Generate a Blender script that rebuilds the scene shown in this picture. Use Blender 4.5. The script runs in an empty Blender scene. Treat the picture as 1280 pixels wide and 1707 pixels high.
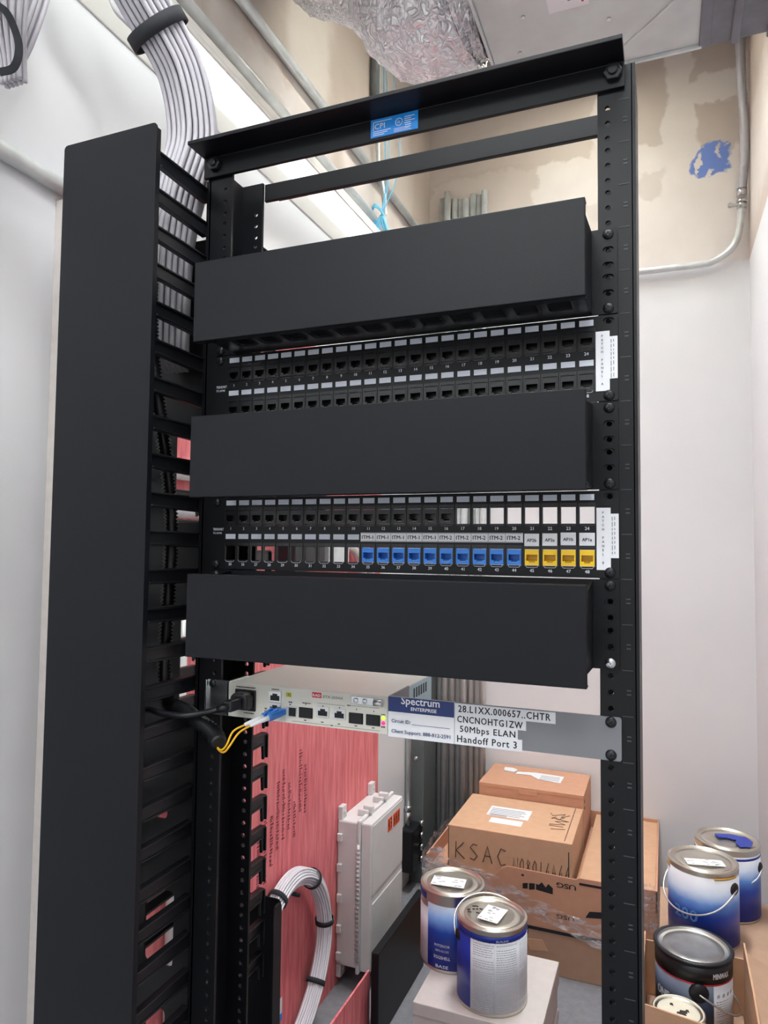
import bpy, math, random
from mathutils import Vector, Matrix
R = random.Random(7)
SC = bpy.context.scene
COL = SC.collection
pi = math.pi
# ---------------------------------------------------------------- camera, world, lights, exposure
# working units: millimetres. x right along the rack, y away from the camera, z up; z = 0 is the top screw hole, floor at FZ
FZ = -1640.0
def W(x, y, z): return Vector((x * .001, y * .001, (z - FZ) * .001))
cd = bpy.data.cameras.new('camera'); cam = bpy.data.objects.new('camera', cd); COL.objects.link(cam)
ax = ((0.9286134570261984, 0.370886607783068, 0.01096228064873188),
      (-0.009036085490069285, 0.052139796176631066, -0.9985989138856879),
      (-0.37093853478557476, 0.9272133335008875, 0.05176907947127233))
rx, dn, fw = (Vector(a) for a in ax)
m = Matrix((rx, -dn, -fw)).transposed().to_4x4()
m.translation = W(515.337, -732.398, -321.199)
cam.matrix_world = m
cd.sensor_fit = 'AUTO'; cd.sensor_width = 36; cd.lens = 1168.368 / 1707 * 36
cd.clip_start = .02; cd.clip_end = 50
SC.camera = cam
SC.view_settings.view_transform = 'Standard'; SC.view_settings.look = 'None'
SC.view_settings.exposure = 1.15; SC.view_settings.gamma = 1.0
try: SC.view_settings.use_curve_mapping = False
except Exception: pass
SC.cycles.use_denoising = True
SC.cycles.max_bounces = 8
wd = bpy.data.worlds.new('world'); SC.world = wd; wd.use_nodes = True
wd.node_tree.nodes['Background'].inputs[0].default_value = (0.97, 0.98, 1.0, 1)
wd.node_tree.nodes['Background'].inputs[1].default_value = 0.5
STRIP = 1.3        # emission of the wall strip fixture
FILL_NEAR = 11.0          # emission of the added fill light nearest the rack

# ---------------------------------------------------------------- materials
def s2l(c):
    return tuple(((v / 255) / 12.92 if v / 255 <= .04045 else ((v / 255 + .055) / 1.055) ** 2.4) for v in c) + (1,)
class NT:
    def __init__(s, name):
        s.m = bpy.data.materials.new(name); s.m.use_nodes = True; s.t = s.m.node_tree
        s.b = s.t.nodes['Principled BSDF']; s.out = s.t.nodes['Material Output']
    def n(s, typ, **k):
        nd = s.t.nodes.new(typ)
        for a, v in k.items():
            if a.startswith('i_'): s.put(nd, a[2:], v)
            else: setattr(nd, a, v)
        return nd
    def put(s, nd, key, v):
        sock = nd.inputs[int(key)] if key.isdigit() else nd.inputs[key.replace('_', ' ')]
        if isinstance(v, bpy.types.NodeSocket): s.t.links.new(v, sock)
        else: sock.default_value = v
    def math(s, op, a, b=0.0, clamp=False):
        nd = s.n('ShaderNodeMath', operation=op, use_clamp=clamp); s.put(nd, '0', a); s.put(nd, '1', b); return nd.outputs[0]
    def mix(s, f, a, b):
        nd = s.n('ShaderNodeMix', data_type='RGBA')
        for k, v in ((0, f), (6, a), (7, b)):
            if isinstance(v, bpy.types.NodeSocket): s.t.links.new(v, nd.inputs[k])
            else: nd.inputs[k].default_value = v
        return nd.outputs[2]
    def coord(s): return s.n('ShaderNodeTexCoord').outputs['Object']
    def noise(s, scale, detail=3, vec=None, stretch=None, rough=.5):
        v = vec if vec is not None else s.coord()
        if stretch:
            mp = s.n('ShaderNodeMapping'); s.t.links.new(v, mp.inputs[0]); mp.inputs['Scale'].default_value = stretch; v = mp.outputs[0]
        nd = s.n('ShaderNodeTexNoise'); nd.inputs['Scale'].default_value = scale; nd.inputs['Detail'].default_value = detail
        nd.inputs['Roughness'].default_value = rough
        s.t.links.new(v, nd.inputs['Vector']); return nd.outputs[0]
    def ramp(s, v, lo, hi):
        nd = s.n('ShaderNodeMapRange', interpolation_type='SMOOTHSTEP'); s.put(nd, '0', v)
        nd.inputs[1].default_value = lo; nd.inputs[2].default_value = hi; return nd.outputs[0]
    def bump(s, h, strength=.2, dist=.001):
        nd = s.n('ShaderNodeBump'); nd.inputs['Strength'].default_value = strength; nd.inputs['Distance'].default_value = dist
        s.t.links.new(h, nd.inputs['Height']); s.t.links.new(nd.outputs[0], s.b.inputs['Normal'])
    def base(s, c):
        s.put(s.b, 'Base Color', c)
def mat(name, c, rough=.5, metal=0.0, var=.06, vs=30, bump=0.0, bs=400, stretch=None, emit=0, spec=None):
    t = NT(name); c = s2l(c)
    n = t.noise(vs, 3, stretch=stretch)
    d = tuple(v * (1 - var * 2) for v in c[:3]) + (1,); e = tuple(min(1, v * (1 + var * 2)) for v in c[:3]) + (1,)
    t.base(t.mix(n, d, e))
    t.b.inputs['Roughness'].default_value = rough; t.b.inputs['Metallic'].default_value = metal
    if spec is not None: t.b.inputs['Specular IOR Level'].default_value = spec
    if bump: t.bump(t.noise(bs, 2), bump, .0006)
    if emit:
        t.b.inputs['Emission Color'].default_value = c; t.b.inputs['Emission Strength'].default_value = emit
    return t.m
M = {}
M['black'] = mat('black_powder_coat', (16, 17, 22), .40, bump=.12, bs=900, var=.03, spec=.24)
M['rack'] = mat('black_rack_paint', (13, 14, 18), .42, bump=.1, bs=700, var=.05, spec=.3)
M['plas'] = mat('black_plastic', (20, 21, 25), .38, var=.04, spec=.45)
M['jackblk'] = mat('black_jack_plastic', (16, 17, 20), .3, var=.04)
M['hole'] = mat('dark_interior', (10, 10, 12), .6)
M['white'] = mat('white_label', (235, 235, 238), .5, var=.01)
M['grlab'] = mat('grey_paper_strip', (206, 210, 220), .5, var=.01)
M['print'] = mat('white_print', (215, 217, 225), .6, var=.01)
M['ink'] = mat('black_ink', (28, 28, 32), .6, var=.01)
M['greyink'] = mat('grey_ink', (120, 122, 128), .6, var=.01)
M['blueink'] = mat('navy_ink', (30, 52, 104), .5, var=.01)
M['blue'] = mat('blue_jack', (44, 124, 214), .35, var=.02)
M['yellow'] = mat('yellow_jack', (244, 198, 20), .35, var=.02)
M['gold'] = mat('contact_metal', (200, 190, 170), .3, .8)
M['dev'] = mat('off_white_steel', (214, 211, 200), .4, var=.01)
M['devtop'] = mat('pale_sheet_steel', (240, 238, 231), .38, var=.01)
M['grey'] = mat('grey_bracket_paint', (128, 129, 133), .4, .25, var=.03, bump=.05)
M['silver'] = mat('bright_steel', (205, 207, 208), .25, 1.0)
M['galv'] = mat('galvanised_steel', (210, 214, 214), .34, .35, var=.12, vs=25, stretch=(1, 1, 1))
M['galvdk'] = mat('dull_galvanised_steel', (118, 123, 124), .5, .5, var=.15, vs=12)
M['cable'] = mat('grey_cable_jacket', (186, 182, 188), .42, var=.05, vs=60)
M['wcable'] = mat('white_cable_jacket', (226, 224, 230), .42, var=.03, vs=60)
M['velcro'] = mat('black_hook_tape', (36, 37, 42), .85, bump=.4, bs=1500)
M['yfib'] = mat('yellow_fibre_jacket', (232, 178, 26), .4)
M['led'] = mat('green_lamp', (150, 240, 40), .3, emit=1.2)
M['ledr'] = mat('red_lamp', (240, 30, 110), .3, emit=.9)
M['red'] = mat('red_print', (212, 30, 52), .45, var=.01)
M['navy'] = mat('navy_label', (24, 50, 112), .4, var=.01)
M['lblue'] = mat('sky_blue_label', (28, 132, 214), .4, var=.03)
M['lime'] = mat('lime_label', (214, 210, 60), .5, var=.01)
M['steelblue'] = mat('bluish_steel', (176, 206, 214), .4, .3, var=.03)
M['encl'] = mat('grey_fibreglass', (214, 213, 212), .55, var=.03, bump=.1)
M['orange'] = mat('orange_tape', (236, 92, 40), .5)
M['kraft'] = mat('kraft_cardboard', (204, 162, 130), .8, var=.05, vs=40, bump=.15, bs=200)
M['kraft2'] = mat('dull_cardboard', (180, 146, 122), .85, var=.06, vs=30, bump=.15, bs=200)
M['kraft3'] = mat('red_brown_cardboard', (200, 150, 122), .8, var=.05, vs=40, bump=.12, bs=200)
M['foam'] = mat('white_tile_edge', (196, 187, 183), .75, var=.04, vs=60, bump=.2, bs=120)
M['tin'] = mat('tinplate', (206, 200, 188), .28, .95, var=.08, vs=20)
M['tindk'] = mat('worn_tinplate', (150, 148, 146), .4, .85, var=.2, vs=25)
M['canblue'] = mat('deep_blue_label', (20, 48, 150), .35, var=.05)
M['canwht'] = mat('pale_paper_label', (206, 208, 214), .5, var=.04, vs=50)
M['string'] = mat('pale_blue_twine', (120, 200, 236), .6)
M['flexgrey'] = mat('grey_flexible_jacket', (172, 170, 176), .45, .2, var=.04)
M['wire'] = mat('zinc_wire', (206, 208, 210), .3, .8)
M['cream'] = mat('cream_lid', (226, 220, 200), .4, var=.05, vs=40)
M['mark'] = mat('marker_ink', (60, 48, 44), .7, var=.01)
M['ply_edge'] = mat('raw_board_edge', (214, 206, 200), .8, var=.06, vs=60)

def grad_mat(name, stops, z0, z1, rough=.35):
    t = NT(name)
    sp = t.n('ShaderNodeSeparateXYZ'); t.t.links.new(t.coord(), sp.inputs[0])
    f = t.math('ADD', t.ramp(sp.outputs[2], z0 * .001, z1 * .001), t.math('MULTIPLY', t.math('SUBTRACT', t.noise(40, 3), .5), .12))
    cr = t.n('ShaderNodeValToRGB'); t.t.links.new(f, cr.inputs[0])
    e = cr.color_ramp.elements
    e[0].position = stops[0][0]; e[0].color = s2l(stops[0][1]); e[1].position = stops[-1][0]; e[1].color = s2l(stops[-1][1])
    for p, c in stops[1:-1]:
        k = e.new(p); k.color = s2l(c)
    t.base(cr.outputs[0]); t.b.inputs['Roughness'].default_value = rough
    return t.m
M['cangrad'] = grad_mat('printed_blue_fading_label', [(0, (18, 44, 150)), (.45, (24, 74, 176)), (.75, (120, 160, 214)), (1, (206, 214, 226))], 20, 190)
M['stain'] = grad_mat('printed_black_fading_label', [(0, (20, 24, 32)), (.5, (52, 66, 88)), (1, (130, 142, 160))], 40, 180)
M['cangradw'] = grad_mat('printed_blue_white_label', [(0, (18, 44, 150)), (.35, (26, 70, 176)), (.62, (96, 140, 206)), (.85, (196, 206, 222)), (1, (216, 216, 220))], 20, 180)

def glow(name, c, st):
    t = NT(name); t.base((0, 0, 0, 1)); t.b.inputs['Emission Color'].default_value = c; t.b.inputs['Emission Strength'].default_value = st
    return t.m
M['strip'] = glow('lit_diffuser', (.93, 1.0, .96, 1), STRIP)
M['ceil_far'] = glow('lit_far_ceiling_diffuser', (.95, .99, 1.0, 1), 6.0)
M['ceil_rear'] = glow('lit_rear_ceiling_diffuser', (.95, .99, 1.0, 1), 44)
M['ceil'] = glow('lit_ceiling_diffuser', (.95, .99, 1.0, 1), FILL_NEAR)

def foil_mat():
    t = NT('crinkled_foil')
    v = t.n('ShaderNodeTexVoronoi', feature='DISTANCE_TO_EDGE'); v.inputs['Scale'].default_value = 60
    cw = t.n('ShaderNodeVectorMath', operation='ADD'); t.t.links.new(t.coord(), cw.inputs[0])
    nn = t.n('ShaderNodeTexNoise'); nn.inputs['Scale'].default_value = 25; t.t.links.new(t.coord(), nn.inputs[0])
    sc = t.n('ShaderNodeVectorMath', operation='SCALE'); t.t.links.new(nn.outputs[1], sc.inputs[0]); sc.inputs['Scale'].default_value = .05
    t.t.links.new(sc.outputs[0], cw.inputs[1]); t.t.links.new(cw.outputs[0], v.inputs['Vector'])
    h = t.math('ADD', t.math('MULTIPLY', t.ramp(v.outputs[0], 0, .25), 1.0), t.math('MULTIPLY', t.noise(60, 4), 1.2))
    t.bump(h, .6, .006)
    sp = t.n('ShaderNodeSeparateXYZ'); t.t.links.new(t.coord(), sp.inputs[0])
    t.base(t.mix(.3, s2l((240, 240, 242)), s2l((220, 220, 224))))
    t.b.inputs['Metallic'].default_value = .5; t.b.inputs['Roughness'].default_value = .24
    return t.m
M['foil'] = foil_mat()
M['pink'] = mat('pink_print', (206, 96, 140), .6, var=.2, vs=60)

def ply_mat():
    t = NT('pink_treated_plywood')
    g = t.noise(14, 5, stretch=(1, 5, .5), rough=.6); b = t.noise(3, 3)
    c = t.mix(t.ramp(g, .25, .75), s2l((206, 96, 106)), s2l((238, 140, 142)))
    c = t.mix(t.math('MULTIPLY', t.ramp(b, .45, .75), .5), c, s2l((222, 134, 120)))
    t.base(c); t.b.inputs['Roughness'].default_value = .8
    t.bump(g, .15, .001)
    return t.m
M['ply'] = ply_mat()

def carpet_mat():
    t = NT('grey_carpet'); n = t.noise(420, 3); n2 = t.noise(45, 4)
    t.base(t.mix(t.math('ADD', t.math('MULTIPLY', n, .6), t.math('MULTIPLY', n2, .4)), s2l((84, 84, 90)), s2l((160, 160, 166))))
    t.b.inputs['Roughness'].default_value = .95; t.bump(n, .5, .003)
    return t.m
M['carpet'] = carpet_mat()

def wall_mat(name, axis, split, patches=(), blue=None, dark=()):
    """painted white below the finish line, bare drywall with joint compound above it; axis = horizontal axis index"""
    t = NT(name); co = t.coord()
    sp = t.n('ShaderNodeSeparateXYZ'); t.t.links.new(co, sp.inputs[0])
    u, z = sp.outputs[axis], sp.outputs[2]
    d = t.math('MULTIPLY', t.math('SUBTRACT', t.noise(7, 4), .5), .16)
    d2 = t.math('MULTIPLY', t.math('SUBTRACT', t.noise(16, 4), .5), .12)
    uu = t.math('ADD', u, d); zz = t.math('ADD', z, d2)
    def box(x0, x1, z0, z1, s=.012, U=uu, Z=zz):
        a = t.math('MULTIPLY', t.ramp(U, x0 - s, x0 + s), t.ramp(U, x1 + s, x1 - s))
        b = t.math('MULTIPLY', t.ramp(Z, z0 - s, z0 + s), t.ramp(Z, z1 + s, z1 - s))
        return t.math('MULTIPLY', a, b)
    bare = t.mix(t.noise(5, 3), s2l((180, 166, 157)), s2l((200, 188, 179)))
    mud = t.mix(t.noise(9, 3), s2l((214, 206, 200)), s2l((230, 223, 218)))
    f = None
    for p in patches:
        b = t.math('MULTIPLY', box(*p[:4], s=p[5] if len(p) > 5 else .012), p[4])
        f = b if f is None else t.math('MAXIMUM', f, b)
    up = t.mix(f, bare, mud) if f is not None else bare
    for p in dark:
        up = t.mix(t.math('MULTIPLY', box(*p[:4], s=.008), p[4]), up, bare)
    if blue:
        up = t.mix(t.math('MULTIPLY', box(*blue, s=.006), t.ramp(t.noise(30, 3), .36, .44)), up, s2l((96, 122, 190)))
    paint = t.mix(t.noise(4, 3), s2l((224, 224, 226)), s2l((232, 232, 234)))
    t.base(t.mix(t.ramp(z, split - .004, split + .004), paint, up))
    t.b.inputs['Roughness'].default_value = .6
    t.bump(t.noise(180, 3), .12, .001)
    return t.m

# ---------------------------------------------------------------- mesh helpers
def box_faces(o): return [(o, o + 3, o + 2, o + 1), (o + 4, o + 5, o + 6, o + 7), (o, o + 1, o + 5, o + 4), (o + 1, o + 2, o + 6, o + 5), (o + 2, o + 3, o + 7, o + 6), (o + 3, o, o + 4, o + 7)]
TXT = {}
def text_geo(s, sp=1.0, bold=0):
    k = (s, sp, bold)
    if k not in TXT:
        c = bpy.data.curves.new('t', 'FONT'); c.body = s; c.size = 1; c.space_character = sp; c.resolution_u = 2; c.offset = bold
        o = bpy.data.objects.new('t', c); me = bpy.data.meshes.new_from_object(o)
        vs = [(v.co.x, v.co.y) for v in me.vertices]; fs = [tuple(p.vertices) for p in me.polygons]
        x0 = min(v[0] for v in vs); x1 = max(v[0] for v in vs)
        TXT[k] = ([(v[0] - x0, v[1]) for v in vs], fs, x1 - x0)
        bpy.data.objects.remove(o); bpy.data.meshes.remove(me)
    return TXT[k]
def plate_geo(outer, holes, t):
    c = bpy.data.curves.new('p', 'CURVE'); c.dimensions = '2D'; c.fill_mode = 'BOTH'; c.extrude = t / 2
    for pts in [outer] + holes:
        s = c.splines.new('POLY'); s.points.add(len(pts) - 1); s.use_cyclic_u = True
        for p, q in zip(s.points, pts): p.co = (q[0], q[1], 0, 1)
    o = bpy.data.objects.new('p', c); me = bpy.data.meshes.new_from_object(o)
    vs = [tuple(v.co) for v in me.vertices]; fs = [tuple(p.vertices) for p in me.polygons]
    bpy.data.objects.remove(o); bpy.data.meshes.remove(me)
    return vs, fs
def circ(x, y, r, n=10): return [(x + r * math.cos(2 * pi * i / n), y + r * math.sin(2 * pi * i / n)) for i in range(n)]
def slot(x, y, w, h, n=5):
    r = h / 2; a = w / 2 - r
    return [(x + a + r * math.sin(pi * i / n), y - r * math.cos(pi * i / n)) for i in range(n + 1)] + [(x - a - r * math.sin(pi * i / n), y + r * math.cos(pi * i / n)) for i in range(n + 1)]
def rrect(x0, x1, y0, y1, r, n=3):
    out = []
    for cx, cy, a in ((x1 - r, y0 + r, -pi / 2), (x1 - r, y1 - r, 0), (x0 + r, y1 - r, pi / 2), (x0 + r, y0 + r, pi)):
        for i in range(n + 1): out.append((cx + r * math.cos(a + pi / 2 * i / n), cy + r * math.sin(a + pi / 2 * i / n)))
    return out
def smooth_path(P, n=8):
    P = [Vector(p) for p in P]; Q = [P[0] * 2 - P[1]] + P + [P[-1] * 2 - P[-2]]; out = []
    for i in range(1, len(Q) - 2):
        a, b, c, d = Q[i - 1:i + 3]
        for k in range(n):
            t = k / n
            out.append(.5 * ((2 * b) + (c - a) * t + (2 * a - 5 * b + 4 * c - d) * t * t + (3 * b - a - 3 * c + d) * t ** 3))
    out.append(P[-1]); return out
def even(P, step):
    """resample a path at a constant spacing"""
    out = [P[0]]; need = step
    for a, b in zip(P, P[1:]):
        d = (b - a).length; pos = 0.0
        while d - pos >= need:
            pos += need; need = step; out.append(a.lerp(b, pos / d))
        need -= d - pos
    return out
def frames(P):
    T = [(P[min(i + 1, len(P) - 1)] - P[max(i - 1, 0)]).normalized() for i in range(len(P))]
    u = T[0].cross(Vector((0, 0, 1)));
    if u.length < .2: u = T[0].cross(Vector((0, 1, 0)))
    u.normalize(); out = []
    for t in T:
        u = (u - t * u.dot(t)).normalized(); out.append((t, u, t.cross(u)))
    return out
class MB:
    def __init__(s): s.v = []; s.f = []; s.m = []; s.sm = []
    def add(s, vs, fs, mi=0, smooth=False):
        o = len(s.v); s.v += [tuple(v) for v in vs]
        for f in fs: s.f.append(tuple(i + o for i in f)); s.m.append(mi); s.sm.append(smooth)
        return s
    def box(s, x0, x1, y0, y1, z0, z1, mi=0):
        vs = [(x, y, z) for z in (z0, z1) for x, y in ((x0, y0), (x1, y0), (x1, y1), (x0, y1))]
        return s.add(vs, box_faces(0), mi)
    def prism(s, pts, fn, a, b, mi=0):
        n = len(pts); vs = [fn(p[0], p[1], a) for p in pts] + [fn(p[0], p[1], b) for p in pts]
        fs = [tuple(range(n))[::-1], tuple(range(n, 2 * n))] + [(i, (i + 1) % n, n + (i + 1) % n, n + i) for i in range(n)]
        return s.add(vs, fs, mi)
    def plate(s, outer, holes, t, fn, mi=0):
        vs, fs = plate_geo(outer, holes, t); return s.add([fn(*v) for v in vs], fs, mi)
    def text(s, body, size, fn, align='l', sp=1.0, bold=0, width=None, mi=0):
        vs, fs, w = text_geo(body, sp, 0); k = size; kx = size if width is None else width / w
        off = {'l': 0, 'c': -w * kx / 2, 'r': -w * kx}[align]; e = bold * size
        for q, (dx, dy) in enumerate(((0, 0), (e, 0), (-e, 0), (0, e * .7), (0, -e * .7)) if bold else ((0, 0),)):   # heavier strokes, each a hair above the last
            P0 = [Vector(fn(off, 0)), Vector(fn(off + .1, 0)), Vector(fn(off, .1))]; nn = (P0[1] - P0[0]).cross(P0[2] - P0[0]).normalized() * (.04 * q)
            s.add([tuple(Vector(fn(x * kx + off + dx, y * k + dy)) + nn) for x, y in vs], fs, mi)
        return s
    def tube(s, P, r, n=8, cap=True, mi=0, rf=None, closed=False):
        P = [Vector(p) for p in P]; F = frames(P); o = []
        for i, (p, (t, u, v)) in enumerate(zip(P, F)):
            rr = r if rf is None else rf(i / (len(P) - 1))
            for k in range(n):
                a = 2 * pi * k / n; o.append(p + u * (rr * math.cos(a)) + v * (rr * math.sin(a)))
        fs = [(i * n + k, i * n + (k + 1) % n, (i + 1) * n + (k + 1) % n, (i + 1) * n + k) for i in range(len(P) - 1) for k in range(n)]
        s.add(o, fs, mi, True)
        if cap:
            b = len(s.v) - len(o); s.f += [tuple(range(b, b + n))[::-1], tuple(range(b + (len(P) - 1) * n, b + len(P) * n))]; s.m += [mi, mi]; s.sm += [False, False]
        return s
    def lathe(s, prof, n=32, fn=lambda x, y, z: (x, y, z), mi=0, a0=0, a1=2 * pi, smooth=True):
        full = abs(a1 - a0 - 2 * pi) < 1e-6; c = n if full else n + 1; vs = []
        for r, z in prof:
            for k in range(c):
                a = a0 + (a1 - a0) * k / n; vs.append(fn(r * math.cos(a), r * math.sin(a), z))
        fs = []
        for i in range(len(prof) - 1):
            for k in range(n):
                k2 = (k + 1) % c; fs.append((i * c + k, i * c + k2, (i + 1) * c + k2, (i + 1) * c + k))
        return s.add(vs, fs, mi, smooth)
    def cyl(s, c, axis, r, h, n=16, mi=0, r2=None):
        """closed cylinder from point c along axis"""
        a = Vector(axis).normalized(); c = Vector(c); return s.tube([c, c + a * h], r, n, True, mi, None if r2 is None else (lambda t: r + (r2 - r) * t))
    def dome(s, c, axis, r, h, n=16, mi=0):
        a = Vector(axis).normalized(); c = Vector(c)
        P = [c + a * (h * q) for q in (0, .45, .75, .93, 1)]; rr = (1, .93, .72, .42, .12)
        return s.tube(P, r, n, True, mi, lambda t: r * rr[min(4, int(round(t * 4)))])
    def obj(s, name, mats, parent=None, at=(0, 0, FZ), bevel=0, seg=2, local=False):
        me = bpy.data.meshes.new(name)
        if local: o0 = None
        elif parent is not None: o0 = ORIG[parent.name]
        else: o0 = at
        if local: vs = [(x * .001, y * .001, z * .001) for x, y, z in s.v]
        else: vs = [((x - o0[0]) * .001, (y - o0[1]) * .001, (z - o0[2]) * .001) for x, y, z in s.v]
        me.from_pydata(vs, [], s.f)
        for mm in (mats if isinstance(mats, (list, tuple)) else [mats]): me.materials.append(M[mm] if isinstance(mm, str) else mm)
        me.polygons.foreach_set('material_index', s.m); me.polygons.foreach_set('use_smooth', s.sm); me.update()
        o = bpy.data.objects.new(name, me); COL.objects.link(o)
        if parent is not None: o.parent = parent; ORIG[o.name] = ORIG[parent.name] if not local else (0, 0, 0)
        else: o.location = W(*at); ORIG[o.name] = at if not local else (0, 0, 0)
        if bevel:
            b = o.modifiers.new('bevel', 'BEVEL'); b.width = bevel * .001; b.segments = seg; b.limit_method = 'ANGLE'; b.angle_limit = math.radians(40)
        return o
ORIG = {}
def tag(o, label=None, cat=None, group=None, kind=None):
    if label: o['label'] = label
    if cat: o['category'] = cat
    if group: o['group'] = group
    if kind: o['kind'] = kind
    return o
def thing(name, label, cat, at, group=None, rot=0, local=False):
    o = bpy.data.objects.new(name, None); COL.objects.link(o); o.location = W(*at); o.rotation_euler = (0, 0, rot); o.empty_display_size = .05
    ORIG[o.name] = (0, 0, 0) if local else at
    return tag(o, label, cat, group)
# plane mappings: (u, v, w) -> world
def XZ(y): return lambda u, v, w=0: (u, y + w, v)
def YZ(x): return lambda u, v, w=0: (x + w, u, v)
def XY(z): return lambda u, v, w=0: (u, v, z + w)

# ================================================================ SETTING
XL, YB, XR = -439, 2161, 821         # wall faces
ZT = 2000                             # structure above
b = MB().box(XL - 60, XR + 60, -2600, YB + 60, FZ - 60, FZ); tag(b.obj('floor', 'carpet'), kind='structure')
SPL = (775 - FZ) * .001
bw = wall_mat('back_wall_finish', 0, SPL, [(-.44, .9, 2.4, 4.0, .92, .01)],
    blue=(.645, .748, 2.775, 2.89), dark=[(.30, .53, 2.93, 3.7, .9), (.635, .9, 3.16, 3.36, .9), (.65, .9, 2.86, 3.06, .95), (-.44, .26, 2.93, 3.8, .85), (-.44, .02, 2.70, 2.95, .7), (.10, .40, 2.52, 2.74, .35), (.44, .51, 2.715, 2.83, .5)])
b = MB().box(XL - 60, XR + 60, YB, YB + 60, FZ, ZT); tag(b.obj('wall_back', bw), kind='structure')
lw = wall_mat('left_wall_finish', 1, SPL, [(.9, 1.15, 2.5, 3.4, .75, .04), (1.25, 1.6, 2.4, 2.75, .7, .05), (1.55, 1.9, 2.4, 3.6, .5, .05), (.2, .5, 2.4, 2.7, .7, .03), (.55, .95, 2.42, 2.60, .8, .03)])
b = MB().box(XL - 60, XL, -2600, YB, FZ, ZT); tag(b.obj('wall_left', lw), kind='structure')
rw = wall_mat('right_wall_finish', 1, SPL, [(.4, 2.1, 2.5, 2.9, .6, .05)])
b = MB().box(XR, XR + 60, -2600, YB, FZ, ZT); tag(b.obj('wall_right', rw), kind='structure')
M['deck'] = mat('bare_ceiling_board', (206, 198, 192), .7, var=.04, vs=6)
b = MB().box(XL - 60, XR + 60, -2600, YB + 60, ZT, ZT + 60); tag(b.obj('ceiling', 'deck'), kind='structure')
# fill lights added out of view to brighten the room: two near the viewer, a louvred one high over the back of the room
for i, (x, y, z, hx, hy, sk) in enumerate(((380, -370, 800, 410, 112, -6), (150, -1750, 815, 520, 300, -6), (260, 1290, 1760, 112, 620, 165))):
    t = thing('ceiling_light', ('white ceiling light fixture hanging nearest the rack', 'white ceiling light fixture hanging farther behind the viewer', 'white louvred ceiling light fixture high over the back of the room')[i], 'light', (x, y, z), 'ceiling lights')
    MB().box(x - hx - 8, x + hx + 8, y - hy - 8, y + hy + 8, z + 40, z + 66).obj('housing', 'dev', t, bevel=4)
    MB().box(x - hx, x + hx, y - hy, y + hy, z + 34, z + 40).obj('diffuser', ('ceil', 'ceil_far', 'ceil_rear')[i], t)
    b = MB()
    for yy in (-hy - 8, hy + 4): b.box(x - hx - 8, x + hx + 8, y + yy, y + yy + 4, z - sk, z + 40)
    for xx in (-hx - 8, hx + 4): b.box(x + xx, x + xx + 4, y - hy - 4, y + hy + 4, z - sk, z + 40)
    b.obj('skirt', 'dev', t)
    if i == 2:
        for k in range(7): MB().box(x - hx - 4, x + hx + 4, y - 465 + k * 155 - 1, y - 465 + k * 155 + 1, z - sk + 10, z + 30).obj('louvre_blade', 'dev', t)  # blades and deep skirt added to keep this fill light off the upper walls
    for q in (-.8, .8): MB().cyl((x + q * (hx if hx > hy else 0), y + q * (hy if hy > hx else 0), z + 66), (0, 0, 1), 4, ZT - z - 66, 8).obj('hanger_rod', 'galv', t)
# strip fixture on the left wall
YS0, YS1 = 60, 1930
t = thing('strip_light', 'long lit white strip light running along the left wall', 'light', (-380, 1000, 660))
b = MB().box(-438, -328, YS0, YS1, 686, 704); b.prism([(-438, 686), (-438, 640), (-434, 640), (-415, 672), (-415, 686)], lambda u, v, w: (u, w, v), YS0, YS1); b.box(-334, -328, YS0, YS1, 676, 686); b.obj('housing', 'devtop', t, bevel=1)
MB().box(-414, -335, YS0 + 4, YS1 - 4, 678, 686).obj('diffuser', 'strip', t)
for y in (YS0 - 5, YS1): MB().box(-438, -326, y, y + 5, 640, 706).obj('end_cap', 'dev', t)

# fire treated plywood on the left wall
t = thing('plywood_backboard', 'pink plywood backboard fixed flat to the left wall', 'board', (-430, 860, FZ))
MB().box(XL + .5, -420, 141, 1576, FZ, 262).obj('board', 'ply', t)
MB().box(XL + .5, -419.6, 137, 141, FZ, 262).obj('edge', 'ply_edge', t)
b = MB()                                               # stamped print: columns of small strokes
for k in range(9):
    y = 790 + k * 30
    z0 = -1175 + R.uniform(0, 60) + k * 12; z1 = z0 + R.uniform(90, 190); z = z0
    while z < z1:
        h = R.uniform(4, 12); b.box(-419.8, -419.2, y + R.uniform(0, 3), y + R.uniform(8, 17), z, z + h * .35); z += h * .8
b.obj('stamped_print', mat('faded_print', (128, 52, 62), .8), t)

# upper EMT conduits on the left wall, running away from the camera
def conduit(name, label, P, r, group=None, clips=(), n=14, m='galv', cpl=None):
    t = thing(name, label, 'conduit', P[0], group)
    MB().tube(P, r, n).obj('tube', m, t)
    for c in clips: c(t)
    return t
def strap_y(y, z, x0, r):
    def f(t): MB().box(x0, x0 + 2 * r + 5, y - 9, y + 9, z - r - 2, z + r + 2).obj('strap', 'galv', t, bevel=2)
    return f
conduit('steel_conduit', 'upper steel conduit crossing the bare drywall of the left wall', [(-424, -900, 1003), (-424, 2150, 1003)], 14.5, 'horizontal conduits on the left wall', [])
conduit('steel_conduit', 'steel conduit just above the strip light on the left wall', [(-424, -900, 840), (-424, 2150, 840)], 14.5, 'horizontal conduits on the left wall', [])
conduit('steel_conduit', 'low steel conduit on the white left wall behind the black cover', [(-424, -900, 283), (-424, 480, 283)], 13.5, None, [strap_y(320, 283, XL + .5, 13)])
conduit('steel_conduit', 'vertical grey conduit rising on the left wall behind the foil duct', [(-422, 1480, 1150), (-422, 1480, ZT - 1)], 16, None, [], 14, 'galvdk')
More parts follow.
